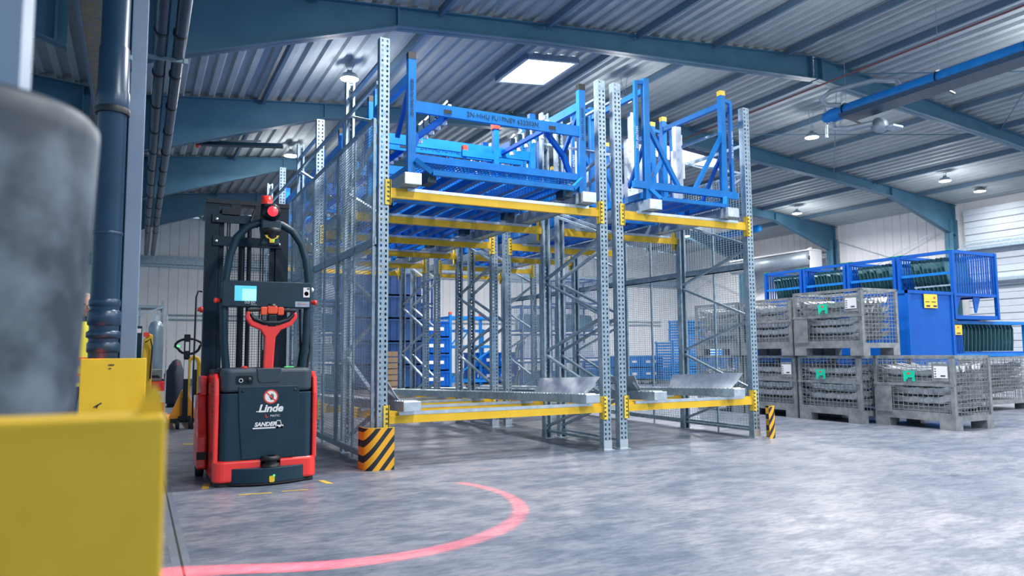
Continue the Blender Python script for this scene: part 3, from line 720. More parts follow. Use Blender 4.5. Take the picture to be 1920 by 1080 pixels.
    MB().box(cx-.33, cx+.33, mY-.02, mY+.02, 2.24, 2.335).build('cross_bar', 'mast', ms)
    for x in (-.23, .0, .12): MB().box(x-.045, x+.045, mY-.02, mY+.05, 2.56, 2.66).build('chain_anchor', 'truck_black', ms)
    MB().box(-.36, -.20, mY-.03, mY+.06, 2.545, 2.62).build('valve_block', 'truck_black', ms)
    for x, r in ((-.16, .032), (-.088, .022)): MB().tube([(x, mY+.05, .1), (x, mY+.05, 2.55)], r, 10).build('lift_cylinder', 'truck_black', ms)
    for x in (-.30, -.28, .02, .045): MB().box(x-.006, x+.006, mY+.02, mY+.03, .3, 2.6).build('lift_chain', 'rubber', ms)
    MB().tube([(-.05, mY-.02, 2.62), (-.09, mY-.05, 2.5), (-.03, mY-.05, 2.44), (.02, mY-.02, 2.54)], .012, 6).build('hydraulic_hose', 'rubber', ms)
    g = MB()
    for k in range(26): g.box(-.40+k*.023, -.397+k*.023, mY+.11, mY+.113, .9, 2.2)
    for k in range(50): g.box(-.42, .2, mY+.11, mY+.113, .9+k*.026, .903+k*.026)
    stuff(g.build('guard_mesh', 'mast', ms))
    for z in (2.3, 2.5):
        for s in (-1, 1): MB().lathe([(0, -.012), (.014, -.012), (.014, .0)], 8, (cx+s*.30, mY-.03, z-.02+(.02 if z > 2.4 else 0)), 'y').build('mast_bolt', 'galv_bright', ms)
    # left support leg
    lg = MB().prism([(.50, .10), (.98, .10), (.98, .62), (.86, .78), (.70, .80), (.66, .66), (.56, .46), (.50, .40)], -.545, -.462, 'yz').build('support_leg', 'red_paint', t, bevel=.02, seg=3)
    MB().box(-.548, -.46, .495, .53, .19, .26).build('leg_sensor', 'black', lg)
    MB().box(-.52, -.465, .62, .95, .78, .96).build('leg_cover', 'red_paint', t, bevel=.01)
    for s in (-.5, .5):
        MB().lathe([(.02, -.035), (.075, -.035), (.075, .035), (.02, .035)], 18, (s, .78, .076), 'x').build('support_wheel', 'rubber', t)
    MB().tube([(-.575, .74, .45), (-.58, .74, 1.0), (-.575, .74, 1.72), (-.555, .76, 1.78), (-.52, .80, 1.78)], .008, 6).build('side_rod', 'truck_black', t)
    MB().lathe([(0, 0), (.028, 0), (.028, -.03), (.018, -.03), (.018, -.05)], 12, (-.51, .74, 1.60), 'x').build('mast_stop_button', 'red_paint', t)
    MB().box(-.585, -.55, .70, .80, .78, 1.02).build('junction_box', 'truck_black', t)
    for s in (-.28, .06): MB().box(s-.085, s+.085, .95, 2.05, .06, .12).build('fork', 'truck_black', t)
    return t
truck()

# red safety light thrown on the floor by the truck
def red_arc():
    L = Vector((1.20, 7.02, 2.42)); cx, cy, rad = 1.30, 5.60, 1.45
    ld = bpy.data.lights.new('red_zone_light', 'POINT'); ld.shadow_soft_size = .004; ld.color = (1, .045, .05); ld.energy = 1
    lo = bpy.data.objects.new('red_zone_light', ld); COL.objects.link(lo); lo.location = L
    ld.use_nodes = True; nt = ld.node_tree; N = nt.nodes.new; K = nt.links.new; em = nt.nodes['Emission']
    tc = N('ShaderNodeTexCoord'); sp = N('ShaderNodeSeparateXYZ'); K(tc.outputs['Normal'], sp.inputs[0])
    def mth(op, a, b=None):
        n = N('ShaderNodeMath'); n.operation = op
        for i, v in enumerate((a, b)):
            if v is None: continue
            if isinstance(v, (int, float)): n.inputs[i].default_value = v
            else: K(v, n.inputs[i])
        return n.outputs[0]
    X, Y, Z = sp.outputs
    nz = mth('MAXIMUM', mth('MULTIPLY', Z, -1), .02)
    k = mth('DIVIDE', L.z, nz)
    px = mth('ADD', mth('MULTIPLY', X, k), L.x - cx); py = mth('ADD', mth('MULTIPLY', Y, k), L.y - cy)
    rx_ = mth('MAXIMUM', mth('ADD', mth('MULTIPLY', px, -1), -.55), 0)
    radv = mth('ADD', mth('MULTIPLY', mth('MULTIPLY', rx_, rx_), .45), rad)
    d = mth('SQRT', mth('ADD', mth('MULTIPLY', px, px), mth('MULTIPLY', py, py)))
    off = mth('ABSOLUTE', mth('SUBTRACT', d, radv))
    hw = mth('ADD', .055, mth('MULTIPLY', mth('MINIMUM', mth('MAXIMUM', mth('MULTIPLY', py, -.7), 0), 1), .045))
    band = mth('SUBTRACT', 1, mth('DIVIDE', off, hw)); band = mth('MINIMUM', mth('MAXIMUM', mth('MULTIPLY', band, 1.6), 0), 1)
    side = mth('LESS_THAN', py, .60)
    down = mth('LESS_THAN', Z, -.05)
    k2 = mth('MULTIPLY', mth('MULTIPLY', k, k), mth('DIVIDE', 1, nz))
    s = mth('MULTIPLY', mth('MULTIPLY', band, mth('MULTIPLY', side, down)), mth('MULTIPLY', k2, 165))
    K(s, em.inputs['Strength'])
red_arc()

# floor tape marks round the truck
def tape(pts, label, h=.0015):
    c = Vector((sum(p[0] for p in pts)/len(pts), sum(p[1] for p in pts)/len(pts), 0))
    o = MB(c).prism(pts, .0005, .0005+h, 'xy').build('floor_tape', 'tape_yellow'); o.location = c
    tag(o, label, 'tape', 'yellow floor tape around the truck')
tape([(.545, 7.0), (.60, 6.98), (.64, 7.24), (.585, 7.26)], 'yellow tape mark left of the truck front corner')
tape([(.80, 6.57), (1.06, 6.54), (1.06, 6.51), (.80, 6.54)], 'thin yellow tape line left of centre in front of the truck')
tape([(1.14, 6.555), (1.36, 6.53), (1.36, 6.505), (1.14, 6.53)], 'thin yellow tape line right of centre in front of the truck')
tape([(1.53, 6.93), (1.585, 6.91), (1.62, 6.70), (1.56, 6.72)], 'yellow tape mark right of the truck front corner')
tape([(.60, 10.6), (.72, 10.55), (.70, 10.45), (.58, 10.5)], 'faint tape mark on the floor far behind the truck')

# ------------------------------------------------------------------ lattice boxes on the right
def pressed_mesh(L=1.12):
    # flared trough with a ribbed bottom, long axis along y
    b = MB(); n = 14; vs = []; prof = [(-.13, .10), (-.11, .105), (-.075, .02), (-.04, .0), (-.02, .022), (.02, .022), (.04, .0), (.075, .02), (.11, .105), (.13, .10)]
    for j in range(n+1):
        y = -L/2 + L*j/n; w = 1 + .12*(abs(j-n/2)/(n/2))**3; lift = .06*(abs(j-n/2)/(n/2))**4 + (.012 if j % 3 == 1 else 0)
        vs += [(x*w, y, z+lift) for x, z in prof]
    k = len(prof); b.add(vs, [(j*k+i, j*k+i+1, (j+1)*k+i+1, (j+1)*k+i) for j in range(n) for i in range(k-1)])
    return b.mesh('pressed_rail', 'pressed_metal')
PRESSED = pressed_mesh()
GB = {}
def lattice_box(x, y, z, label, W=.90, L=1.27, H=1.06, seed=0, fill=5, tags='gc', plate=True, what='pressed metal rails nested in a lattice box'):
    """front faces -x; origin at the corner (min x, min y)"""
    t = thing('lattice_box', (x, y, z), label, 'crate', 'grey lattice boxes in the stacks')
    key = (W, L, H, plate)
    if key not in GB:
        g = {}
        g['foot'] = MB().box(0, .16, 0, .24, 0, .12).mesh('foot', 'old_steel')
        g['base'] = MB().box(0, W, 0, L, .12, .20).box(0, .02, .05, L-.05, .20, .24).mesh('base_frame', 'old_steel')
        g['post'] = MB().prism([(0, 0), (.055, 0), (.055, .012), (.012, .012), (.012, .055), (0, .055)], .2, H-.02, 'xy').mesh('corner_post', 'old_steel')
        g['rx'] = MB().box(0, W, -.02, .02, -.022, .022).mesh('top_rail', 'old_steel'); g['ry'] = MB().box(-.02, .02, 0, L, -.022, .022).mesh('top_rail', 'old_steel')
        g['mid'] = MB().box(-.015, .015, 0, L, -.02, .02).mesh('mid_rail', 'old_steel')
        def grid(n, m, a, h0, h1, axis):
            b = MB()
            for i in range(1, n):
                u = a*i/n; b.bar((u, 0, h0) if axis == 'x' else (0, u, h0), (u, 0, h1) if axis == 'x' else (0, u, h1), .007)
            for j in range(1, m):
                zz = h0+(h1-h0)*j/m; b.bar((0, 0, zz), (a, 0, zz) if axis == 'x' else (0, a, zz), .007)
            return b.mesh('wire_mesh', 'old_steel')
        g['gx'] = grid(int(W/.075), int(H/.075), W, .2, H-.02, 'x'); g['gy'] = grid(int(L/.075), int(H/.075), L, .2, H-.02, 'y')
        g['plate'] = MB().box(-.012, -.004, L-.30, L-.04, .21, H*.58).mesh('sheet_plate', 'old_steel')
        GB[key] = g
    g = GB[key]
    for px, py in ((0, 0), (W-.16, 0), (0, L-.24), (W-.16, L-.24)): put('foot', g['foot'], t, loc=(px, py, 0))
    put('base_frame', g['base'], t)
    for px, py, a in ((0, 0, 0), (W, 0, 90), (W, L, 180), (0, L, 270)): put('corner_post', g['post'], t, loc=(px, py, 0), rot=(0, 0, R(a)))
    for py in (.02, L-.02): put('top_rail', g['rx'], t, loc=(0, py, H-.02))
    for px in (.02, W-.02): put('top_rail', g['ry'], t, loc=(px, 0, H-.02))
    put('mid_rail', g['mid'], t, loc=(0, 0, H*.60))
    for py in (.008, L-.008): stuff(put('wire_mesh', g['gx'], t, loc=(0, py, 0)))
    for px in (.008, W-.008): stuff(put('wire_mesh', g['gy'], t, loc=(px, 0, 0)))
    if plate: put('sheet_plate', g['plate'], t)
    rnd = random.Random(seed)
    if 'c' in tags:
        c = MB().box(-.022, -.012, .06, .30, H*.66, H*.90).build('card_holder', 'old_steel', t)
        MB().box(-.026, -.023, .07, .27, H*.70, H*.86).build('paper_card', 'paper', c)
        k = MB()
        for i in range(4): k.box(-.028, -.0265, .235, .26, H*.715+i*.036, H*.715+i*.036+.014)
        k.box(-.028, -.0265, .10, .17, H*.72, H*.72+.02); k.build('card_print', 'print', c)
    if 'g' in tags:
        gy = L*.55+rnd.uniform(-.06, .06); gz = H*.72
        tg = MB().prism([(gy-.09, gz-.08), (gy-.045, gz-.08), (gy-.04, gz-.05), (gy+.05, gz-.05), (gy+.055, gz-.085), (gy+.09, gz-.085), (gy+.095, gz+.07), (gy-.085, gz+.08)], -.03, -.022, 'yz').build('green_tag', 'green_tag', t)
        MB().box(-.032, -.03, gy-.015, gy+.03, gz+.025, gz+.05).build('tag_mark', 'red_label', tg)
        MB().box(-.032, -.03, gy-.05, gy+.02, gz-.045, gz-.025).build('tag_text', 'print', tg)
    # contents
    n = 0
    for lay in range(fill):
        for c in range(max(5, int((W-.3)/.125))):
            o = put('pressed_rail', PRESSED, None, loc=(x+.19+c*.125+rnd.uniform(-.008, .008), y+L/2+rnd.uniform(-.02, .02), z+.21+lay*.135+.008*c))
            o.rotation_euler = (0, R(rnd.uniform(-6, 6)), R(rnd.uniform(-1.5, 1.5)))
            lw = what + ', ' + ('lowest layer' if lay == 0 else 'top layer' if lay == fill-1 else ['', 'second', 'third', 'fourth'][lay] + ' layer up'); tag(o, lw, 'metal part', lw)
    return t
lattice_box(10.36, 6.46, 0, 'rusty lattice box with a green tag standing on the floor at the front right', seed=1, tags='gc', what='metal rail in the front right lattice box')
lattice_box(10.10, 7.78, 0, 'lattice box of metal rails with a green tag, middle of the floor row', L=1.2, seed=2, tags='g', plate=False, what='metal rail in the middle lattice box on the floor')
lattice_box(10.10, 9.04, 0, 'lattice box with a white card on the floor next to the striped guard', L=1.2, seed=3, tags='c', plate=False, what='metal rail in the lattice box beside the striped guard')
lattice_box(10.08, 10.30, 0, 'lattice box farthest back in the floor row', L=1.2, seed=7, tags='', plate=False, fill=4, what='metal rail in the farthest floor lattice box')
lattice_box(10.06, 7.66, 1.065, 'upper lattice box with a green tag and white card', L=1.34, W=.88, seed=4, tags='gc', what='metal rail in the upper lattice box with the green tag')
lattice_box(10.06, 9.05, 1.065, 'upper lattice box without tag behind the narrow rack post', L=1.2, W=.88, H=1.0, seed=5, tags='', plate=False, what='metal rail in the upper lattice box without tag')
lattice_box(10.06, 10.30, 1.065, 'upper lattice box farthest back in the row', L=1.2, W=.88, H=1.0, seed=8, tags='', plate=False, what='metal rail in the farthest upper lattice box')
lattice_box(13.05, 8.12, 0, 'lattice box at the right picture edge below the blue crates', L=1.2, W=2.4, H=1.0, seed=6, tags='', plate=False, fill=4, what='metal rail in the lattice box at the right picture edge')

# blue sheet containers behind the front row
def sheet_container(x, y, label, card=True, W=1.26, L=1.1, H=2.17, z=0):
    t = thing('sheet_container', (x, y, z), label, 'container', 'blue sheet steel containers')
    for px, py in ((.04, .04), (W-.14, .04), (.04, L-.14), (W-.14, L-.14)): MB().box(px, px+.1, py, py+.1, 0, .12).build('foot', 'blue_deep', t)
    b = MB().box(.05, W-.05, 0.02, .05, .2, H-.05); b.build('end_panel', 'blue_deep', t)
    MB().box(.05, W-.05, L-.05, L-.02, .2, H-.05).build('end_panel', 'blue_deep', t)
    MB().box(.02, .05, .05, L-.05, .2, H-.05).build('side_panel', 'blue_deep', t); MB().box(W-.05, W-.02, .05, L-.05, .2, H-.05).build('side_panel', 'blue_deep', t)
    for px in (0, W-.06):
        for py in (0, L-.06): MB().box(px, px+.06, py, py+.06, .1, H).build('corner_post', 'blue_deep', t)
    MB().box(0, W, -.004, .05, H-.055, H).box(0, W, L-.05, L, H-.055, H).box(0, .05, .05, L-.05, H-.055, H).box(W-.05, W, .05, L-.05, H-.055, H).build('top_rim', 'blue_deep', t)
    MB().box(0, W, 0, L, .12, .2).build('floor_frame', 'blue_deep', t)
    if card:
        c = MB().box(.42, .78, -.012, -.005, H-.30, H-.06).build('yellow_card', 'yellow_light', t)
        MB().box(.67, .73, -.014, -.012, H-.14, H-.10).build('card_mark', 'red_label', c)
        MB().box(.47, .57, -.014, -.012, H-.28, H-.25).box(.66, .76, -.014, -.012, H-.28, H-.25).box(.45, .56, -.014, -.012, H-.2, H-.185).box(.62, .74, -.014, -.012, H-.2, H-.185).build('card_print', 'print', c)
        MB().box(.4, .9, -.03, -.0, .88, .93).build('handle_bar', 'galv', t)
    return t
sheet_container(11.70, 8.0, 'tall plain blue container with a yellow card above the front lattice box')
sheet_container(11.70, 9.2, 'blue container second in line behind the lattice boxes', False)
sheet_container(11.70, 10.4, 'blue container third in line behind the lattice boxes', False)

# blue slatted crates with dark sheets
SLAT = MB().box(-.012, .012, -.008, .008, 0, .74).mesh('slat', 'blue_deep')
def plate_mesh():
    b = MB(); prof = [(-.01, 0), (.05, .22), (.10, .46), (.13, .60), (.10, .655)]
    b.prism(prof + [(u+.012, z) for u, z in prof[::-1]], -.33, .36, 'yz')
    for z in (.15, .38): b.prism([(.02+.25*(z-.1), z), (.02+.25*(z-.1)+.02, z+.01), (.04+.25*(z-.1), z+.10)], -.25, .28, 'yz')
    return b.mesh('shaped_sheet', 'dark_plate')
SHEET = plate_mesh()
def slat_crate(x, y, z, label, W=1.36, L=1.08, H=1.25, low=.42, sheets=9, sl='dark shaped sheet', rear=True):
    t = thing('slat_crate', (x, y, z), label, 'crate', 'blue slatted crates')
    for px in (0, W-.06):
        for py in (0, L-.06): MB().box(px, px+.06, py, py+.06, 0, H).build('corner_post', 'blue_deep', t)
    for zz in ((0, .07), (low, low+.05), (H-.06, H)):
        for py in (.01, L-.05): MB().box(.06, W-.06, py, py+.04, *zz).build('cross_rail', 'blue_deep', t)
        MB().box(W-.05, W-.01, .06, L-.06, *zz).build('cross_rail', 'blue_deep', t)
        if zz[0] != low: MB().box(.01, .05, .06, L-.06, *zz).build('cross_rail', 'blue_deep', t)
    MB().bar((.03, .06, low+.42), (.03, L-.06, low+.42), .03, .05).build('front_bar', 'blue', t)
    MB().bar((.06, .06, low+.20), (.06, L-.3, low+.20), .02, .03).build('retainer_bar', 'galv', t)
    n = 17
    for py in ((.03, L-.03) if rear else (.03,)):
        for i in range(n): put('slat', SLAT, t, loc=(.10+(W-.2)*i/(n-1), py, low+.04))
    for i in range(11): put('slat', SLAT, t, loc=(W-.03, .1+(L-.2)*i/10, low+.04), rot=(0, 0, R(90)))
    MB().prism([(.08, low), (.26, low), (.10, .12), (.07, .12)], .04, .06, 'xz').prism([(W*.45, low), (W*.62, low), (W*.52, .12), (W*.49, .12)], .04, .06, 'xz').build('gusset', 'blue_deep', t)
    MB().box(.06, W-.06, .06, L-.06, low+.03, low+.06).build('crate_floor', 'blue_deep', t)
    for py in (0, L-.12): MB().box(-.003, .06, py, py+.12, H, H+.012).build('corner_tape', 'green_tape', t)
    for i in range(sheets):
        o = put('shaped_sheet', SHEET, None, loc=(x+.50, y+.14+i*(L-.42)/max(1, sheets-1), z+low+.075), rot=(R(random.uniform(-2, 2)), 0, R(random.uniform(-2, 2))))
        tag(o, sl, 'metal sheet', sl)
    return t
slat_crate(13.0, 8.0, 1.69, 'blue slatted crate with an open lower frame topping the right stack', sl='dark shaped sheet in the rightmost top slatted crate')
slat_crate(13.0, 9.12, 1.69, 'blue slatted crate second from the right in the top row', sl='dark shaped sheet in the second top slatted crate')
slat_crate(13.0, 10.24, 1.69, 'blue slatted crate third from the right in the top row', sl='dark shaped sheet in the third top slatted crate')
slat_crate(13.0, 11.36, 1.69, 'blue slatted crate at the left end of the top row', sl='dark shaped sheet in the leftmost top slatted crate')
for y in (9.25, 10.4, 11.4):
    sheet_container(13.02, y, {9.25: 'blue container hidden below the second slatted crate', 10.4: 'blue container hidden below the third slatted crate', 11.4: 'blue container hidden below the leftmost slatted crate'}[y], False, W=1.3, L=.98, H=1.68)
# low wide blue crate under the topmost one, with a yellow card
def low_crate():
    t = thing('sheet_crate', (13.02, 8.12, 1.01), 'low wide blue crate of dark sheets between the slatted crate and the lattice box', 'crate')
    W, L, H = 2.4, .95, .66
    for px in (0, W-.06):
        for py in (0, L-.06): MB().box(px, px+.06, py, py+.06, 0, H).build('corner_post', 'blue', t)
    for py in (0, L-.05): MB().box(0, W, py, py+.05, H-.06, H).box(0, W, py, py+.05, 0, .06).build('long_rail', 'blue', t)
    for px in (0, W-.05): MB().box(px, px+.05, 0, L, H-.06, H).box(px, px+.05, 0, L, 0, .06).build('cross_rail', 'blue', t)
    sl = MB().box(-.012, .012, -.008, .008, .05, .6).mesh('slat', 'blue_deep')
    for i in range(7): put('slat', sl, t, loc=(.1+i*.045, .03, 0))
    for i in range(22): put('slat', sl, t, loc=(.1+i*.1, L-.03, 0))
    MB().box(.03, W-.03, .03, L-.03, .06, .09).build('crate_floor', 'blue_deep', t)
    c = MB().box(.10, .32, -.012, -.004, H-.26, H-.08).build('yellow_card', 'yellow_light', t)
    MB().box(.18, .23, -.014, -.012, H-.14, H-.11).build('card_mark', 'red_label', c); MB().box(.16, .27, -.014, -.012, H-.24, H-.22).build('card_print', 'print', c)
    for px in (0, .9): MB().box(px, px+.2, -.003, .05, H, H+.01).build('corner_tape', 'yellow', t)
    prof = [(-.03, 0), (.0, .2), (.02, .42), (-.03, .50), (.0, .545)]
    me = MB().prism(prof + [(u+.012, z) for u, z in prof[::-1]], 0, .62, 'xz').mesh('shaped_sheet', 'dark_plate')
    for i in range(15):
        o = put('shaped_sheet', me, None, loc=(13.02+.47+i*.12, 8.24, 1.01+.10), rot=(0, R(random.uniform(-2, 2)), R(random.uniform(-3, 3)))); tag(o, 'dark shaped sheet in the low wide blue crate', 'metal sheet', 'sheets in the low wide blue crate')
low_crate()

# ------------------------------------------------------------------ foreground on the left
t = thing('downpipe', (-.185, 5.30, 0), 'dark plastic downpipe standing in front of the near grey column', 'pipe')
MB().lathe([(.083, .0), (.083, 2.72), (.092, 2.74), (.098, 2.80), (.098, 2.86), (.092, 2.88), (.090, 3.16), (.083, 3.17), (.083, 6.0)], 28).build('pipe', 'pipe_blue', t)
MB().lathe([(.100, 2.72), (.104, 2.74), (.100, 2.76)], 28).build('seal_ring', 'black', t)
MB().lathe([(.086, 1.93), (.089, 1.94), (.086, 1.95)], 28).build('seam', 'pipe_blue', t)
for z, r, d in ((1.18, .092, .07), (1.27, .098, .05), (1.35, .094, .10), (1.47, .090, .05)): MB().lathe([(.084, z), (r, z+.01), (r, z+d-.01), (.084, z+d)], 24).build('tape_wrap', 'pipe_blue', t)
MB().box(.078, .10, -.02, .25, 3.1, 3.13).build('pipe_bracket', 'galv', t)
g = thing('column_guard', (-.11, 5.02, 0), 'yellow steel plate guard around the near grey column', 'guard')
MB().box(-.178, .17, -.02, 0, 0, 1.147).box(.155, .17, 0, .45, 0, 1.147).box(-.178, -.163, 0, .45, 0, 1.147).build('guard_plate', 'yellow', g, bevel=.004)
for x in (-.02,): MB().box(x-.012, x+.018, -.024, -.02, 1.105, 1.112).box(x-.01, x+.004, -.024, -.02, 1.085, 1.09).build('scuff_mark', 'print', g)
MB().bar((-.10, -.021, .86), (-.06, -.021, .885), .003, .008).build('scuff_mark', 'print', g); MB().bar((-.085, -.021, .855), (-.08, -.021, .875), .003, .007).build('scuff_mark', 'print', g)

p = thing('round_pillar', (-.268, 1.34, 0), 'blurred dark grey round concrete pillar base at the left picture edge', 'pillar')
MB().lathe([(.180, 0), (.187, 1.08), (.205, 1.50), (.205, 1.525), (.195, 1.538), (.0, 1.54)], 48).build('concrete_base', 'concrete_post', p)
MB().box(-.15, .10, -.06, .06, 1.54, 6.0).build('steel_post', 'column_grey', p)
b = thing('crash_barrier', (-.55, .96, 0), 'blurred yellow steel crash barrier filling the lower left corner', 'barrier')
MB().prism([(0, 1.098), (.10, 1.098), (.10, 1.085), (.014, 1.085), (.014, .62), (.10, .62), (.10, .605), (0, .605)], -.9, .585, 'yz').build('rail', 'yellow_dimmed', b, bevel=.004)
MB().box(.570, .584, .012, .10, .61, 1.092).build('end_plate', 'yellow_dimmed', b, bevel=.004)
MB().prism([(.552, 1.09), (.584, 1.09), (.580, 1.12), (.572, 1.135), (.562, 1.12)], .04, .06, 'xz').build('end_tab', 'yellow_dimmed', b)
for x in (-.8, .1): MB().box(x-.05, x+.05, .015, .1, 0, 1.085).build('barrier_post', 'yellow_dimmed', b)

# ------------------------------------------------------------------ ceiling services
h = thing('heater_tube', (12.72, 10.36, 6.0), 'long blue radiant heater tube hung below the roof at the upper right', 'heater')
MB().tube([(0, .02, 0), (0, -.05, 0), (0, -.2, 0), (0, -8, 0)], [.06, .11, .145, .145], 20).build('tube', 'blue', h)
MB().prism([(-.26, -.10), (-.20, -.17), (.22, -.19), (.28, -.13), (.2, -.15), (-.18, -.14)], -.55, -8, 'xz').build('reflector', 'pipe_blue', h)
for y in (-.55, -2.5, -4.0, -5.6):
    b = MB()
    for i in range(16):
        a0, a1 = 2*math.pi*i/16, 2*math.pi*(i+1)/16
        b.bar((.155*math.cos(a0), y, .155*math.sin(a0)), (.155*math.cos(a1), y, .155*math.sin(a1)), .04, .012, up=(0, 1, 0))
    b.bar((-.1, y, -.12), (.42, y, -.2), .03, .03)
    br = b.build('bracket', 'black', h)
    MB().tube([(0, y, .15), (0, y, roof_z(12.7)-6.02)], .006, 5).build('hanger_rod', 'galv', br)
MB().tube([(-.1, -.5, .12), (-.25, -.3, .16), (-.3, -.2, .3), (-.25, -.4, .42), (0, -1.2, .42), (.1, -1.6, .3), (.05, -1.7, .12)], .05, 10).build('flue_pipe', 'duct_grey', h)
MB().lathe([(.0, 0), (.14, .01), (.15, .10), (.14, .18), (0, .19)], 18, (.35, -.95, -.35), 'x').build('burner', 'duct_grey', h)
MB().tube([(.3, -.9, -.32), (.05, -.55, -.36), (.0, -.25, -.30), (.0, -.2, -.1)], .06, 10).build('burner_elbow', 'duct_grey', h)
MB().tube([(0, -.05, -.42), (0, -.05, .2)], .035, 8).build('gas_pipe', 'galv_bright', h)
MB().box(.45, .75, -1.25, -1.0, -.44, -.40).build('control_tray', 'galv', h)
r = MB((12.4, 12.2, 6.6)).tube([(12.4, 5, 6.6), (12.4, 30, 6.6)], .018, 8).build('sprinkler_pipe', 'dark_red_pipe'); r.location = (12.4, 12.2, 6.6)
tag(r, 'thin dark red pipe running under the roof ridge', 'pipe')
for k, (xa, za, col) in enumerate(((.13, 4.75, 0), (.32, 4.75, 0))):
    t = thing('hanging_pipe', (xa, 7.0, za), ['dark pipe hung along the left eave, the one nearer the column', 'dark pipe hung along the left eave, the one nearer the truck'][k], 'pipe', 'pipes under the left eave')
    e = .085 + .02*k
    MB().tube([(0, -2, 0), (e, 22, 0)], .07, 14).build('pipe', 'pipe_blue', t)
    for i in range(14):
        y = -1+i*1.35; x = e*y/22
        MB().tube([(x, y, 0), (x, y+.06, 0)], .078, 14).build('collar', 'black', t)
        MB().tube([(x+.05, y+.03, .03), (x+.05, y+.03, 1.35)], .006, 5).build('hanger_rod', 'galv', t)
t = thing('cross_bar', (.22, 9.4, 4.68), 'short galvanised bar carrying the hung pipes near the eave', 'bracket')
MB().box(-.25, .22, -.02, .02, -.02, .02).build('bar', 'galv', t); MB().box(.18, .23, -.03, .03, -.03, .03).build('bar_end', 'galv', t)
hh = thing('dark_heater', (1.1, 16.1, 5.5), 'dark bar heater below the second roof frame on the left', 'heater')
MB().bar((-.05, 0, .0), (1.5, -.55, .0), .16, .07).build('body', 'truck_dark', hh); MB().bar((.3, -.0, .09), (1.1, -.3, .12), .04, .03).build('mount', 'duct_grey', hh)
MB().ball((-.10, .02, -.04), .05, 8, 6).build('indicator', 'red_label', hh)
for k, (x0, y0, x1, y1) in enumerate(((13.6, 10.7, 19.0, 15.2), (19.0, 10.7, 13.6, 15.2), (13.6, 5.8, 19.0, 10.3), (19, 5.8, 13.6, 10.3))):
    o = MB((x0, y0, 6.9)).tube([(x0, y0, roof_z(x0)-.22), (x1, y1, roof_z(x1)-.22)], .012, 6).build('tie_rod', 'frame_steel'); o.location = (x0, y0, 6.9)
    tag(o, ['thin roof tie rod slanting away behind the lamp in the second bay', 'thin roof tie rod slanting towards the ridge in the second bay', 'thin roof tie rod slanting away above the heater tube', 'thin roof tie rod slanting towards the ridge above the heater tube'][k], 'rod', 'roof tie rods')
d = thing('roller_drum', (24.1, 20.6, 4.85), 'big grey horizontal shutter drum on the right wall behind the stacks', 'drum')
MB().lathe([(.0, 0), (.28, 0), (.28, 4.3), (0, 4.3)], 28, (0, 0, 0), 'y').build('drum', 'duct_grey', d)
MB().lathe([(0, -.05), (.10, -.05), (.10, .0)], 14, (0, 0, 0), 'y').build('drum_axle', 'black', d)
MB().box(-.05, .6, -.08, -.02, -.9, .35).box(-.1, .5, -.1, 4.4, .30, .36).build('drum_bracket', 'white', d)
MB().bar((0, .0, .42), (.45, -.0, -.6), .10, .12).build('drum_strut', 'white', d)
for y in (.35, 2.2, 3.9): MB().box(-.05, 1.27, y, y+.06, .30, .36).build('wall_arm', 'galv', d)
o = MB((21.53, 20.7, 5.9)).tube([(21.53, 20.7, 5.9), (21.53, 20.75, 5.9), (21.53, 23, 5.9)], [.08, .14, .14], 14).build('blue_tube_end', 'blue'); o.location = (21.53, 20.7, 5.9)
tag(o, 'short blue tube end beside the right rack post under the roof', 'heater')

# ------------------------------------------------------------------ behind and beside the truck
def pallet_jack():
    t = thing('pallet_jack', (.715, 12.7, 0), 'orange pallet jack with black looped handle parked behind the truck', 'pallet jack')
    MB().prism([(-.22, .10), (.20, .10), (.20, .17), (.035, .60), (-.045, .60), (-.22, .17)], .10, .18, 'xz').build('fork_frame', 'orange', t, bevel=.01)
    for s in (-.16, .14): MB().box(s-.07, s+.07, .18, 1.35, .07, .14).build('fork', 'orange', t, bevel=.01)
    MB().box(-.20, .19, -.02, .08, .10, .16).build('axle_frame', 'black', t)
    for x in (-.10, .09): MB().lathe([(.02, -.028), (.08, -.028), (.08, .028), (.02, .028)], 16, (x, .0, .08), 'x').build('steer_wheel', 'rubber', t)
    MB().tube([(0, 0, .1), (0, 0, .48)], .045, 12).build('pump', 'truck_black', t); MB().box(-.09, .09, -.06, .06, .14, .2).build('pump_base', 'truck_black', t)
    MB().box(-.035, .035, -.045, .0, .45, 1.12).build('tiller_post', 'truck_black', t); MB().box(-.03, .03, -.05, -.045, .78, 1.08).build('post_label', 'paper', t)
    n = 20; MB().tube([(.03+.20*math.cos(2*math.pi*i/n)*(1 if math.sin(2*math.pi*i/n) > 0 else .8), -.03, 1.29+.12*math.sin(2*math.pi*i/n)) for i in range(n+1)], .02, 8, caps=False).build('handle_loop', 'truck_black', t)
    MB().box(-.04, .05, -.06, .0, 1.10, 1.48).build('handle_head', 'truck_black', t, bevel=.01); MB().box(-.14, -.10, -.052, -.045, 1.28, 1.31).build('status_light', 'led_green', t)
    MB().box(-.02, .03, -.065, -.06, 1.22, 1.36).build('head_label', 'paper', t)
pallet_jack()
t = thing('tube_barrier', (1.04, 16.0, 0), 'yellow bent tube barrier standing behind the pallet jack', 'barrier')
MB().tube([(-.10, 0, 0), (-.10, 0, .98), (-.07, 0, 1.07), (0, 0, 1.11), (.07, 0, 1.07), (.10, 0, .98), (.10, 0, 0)], .045, 12).build('bent_tube', 'yellow', t)
for x in (-.1, .1): MB().box(x-.08, x+.08, -.08, .08, 0, .012).build('foot_plate', 'yellow', t)
t = thing('floor_scrubber', (.20, 10.0, 0), 'red machine with a white label beside the yellow column guard', 'machine')
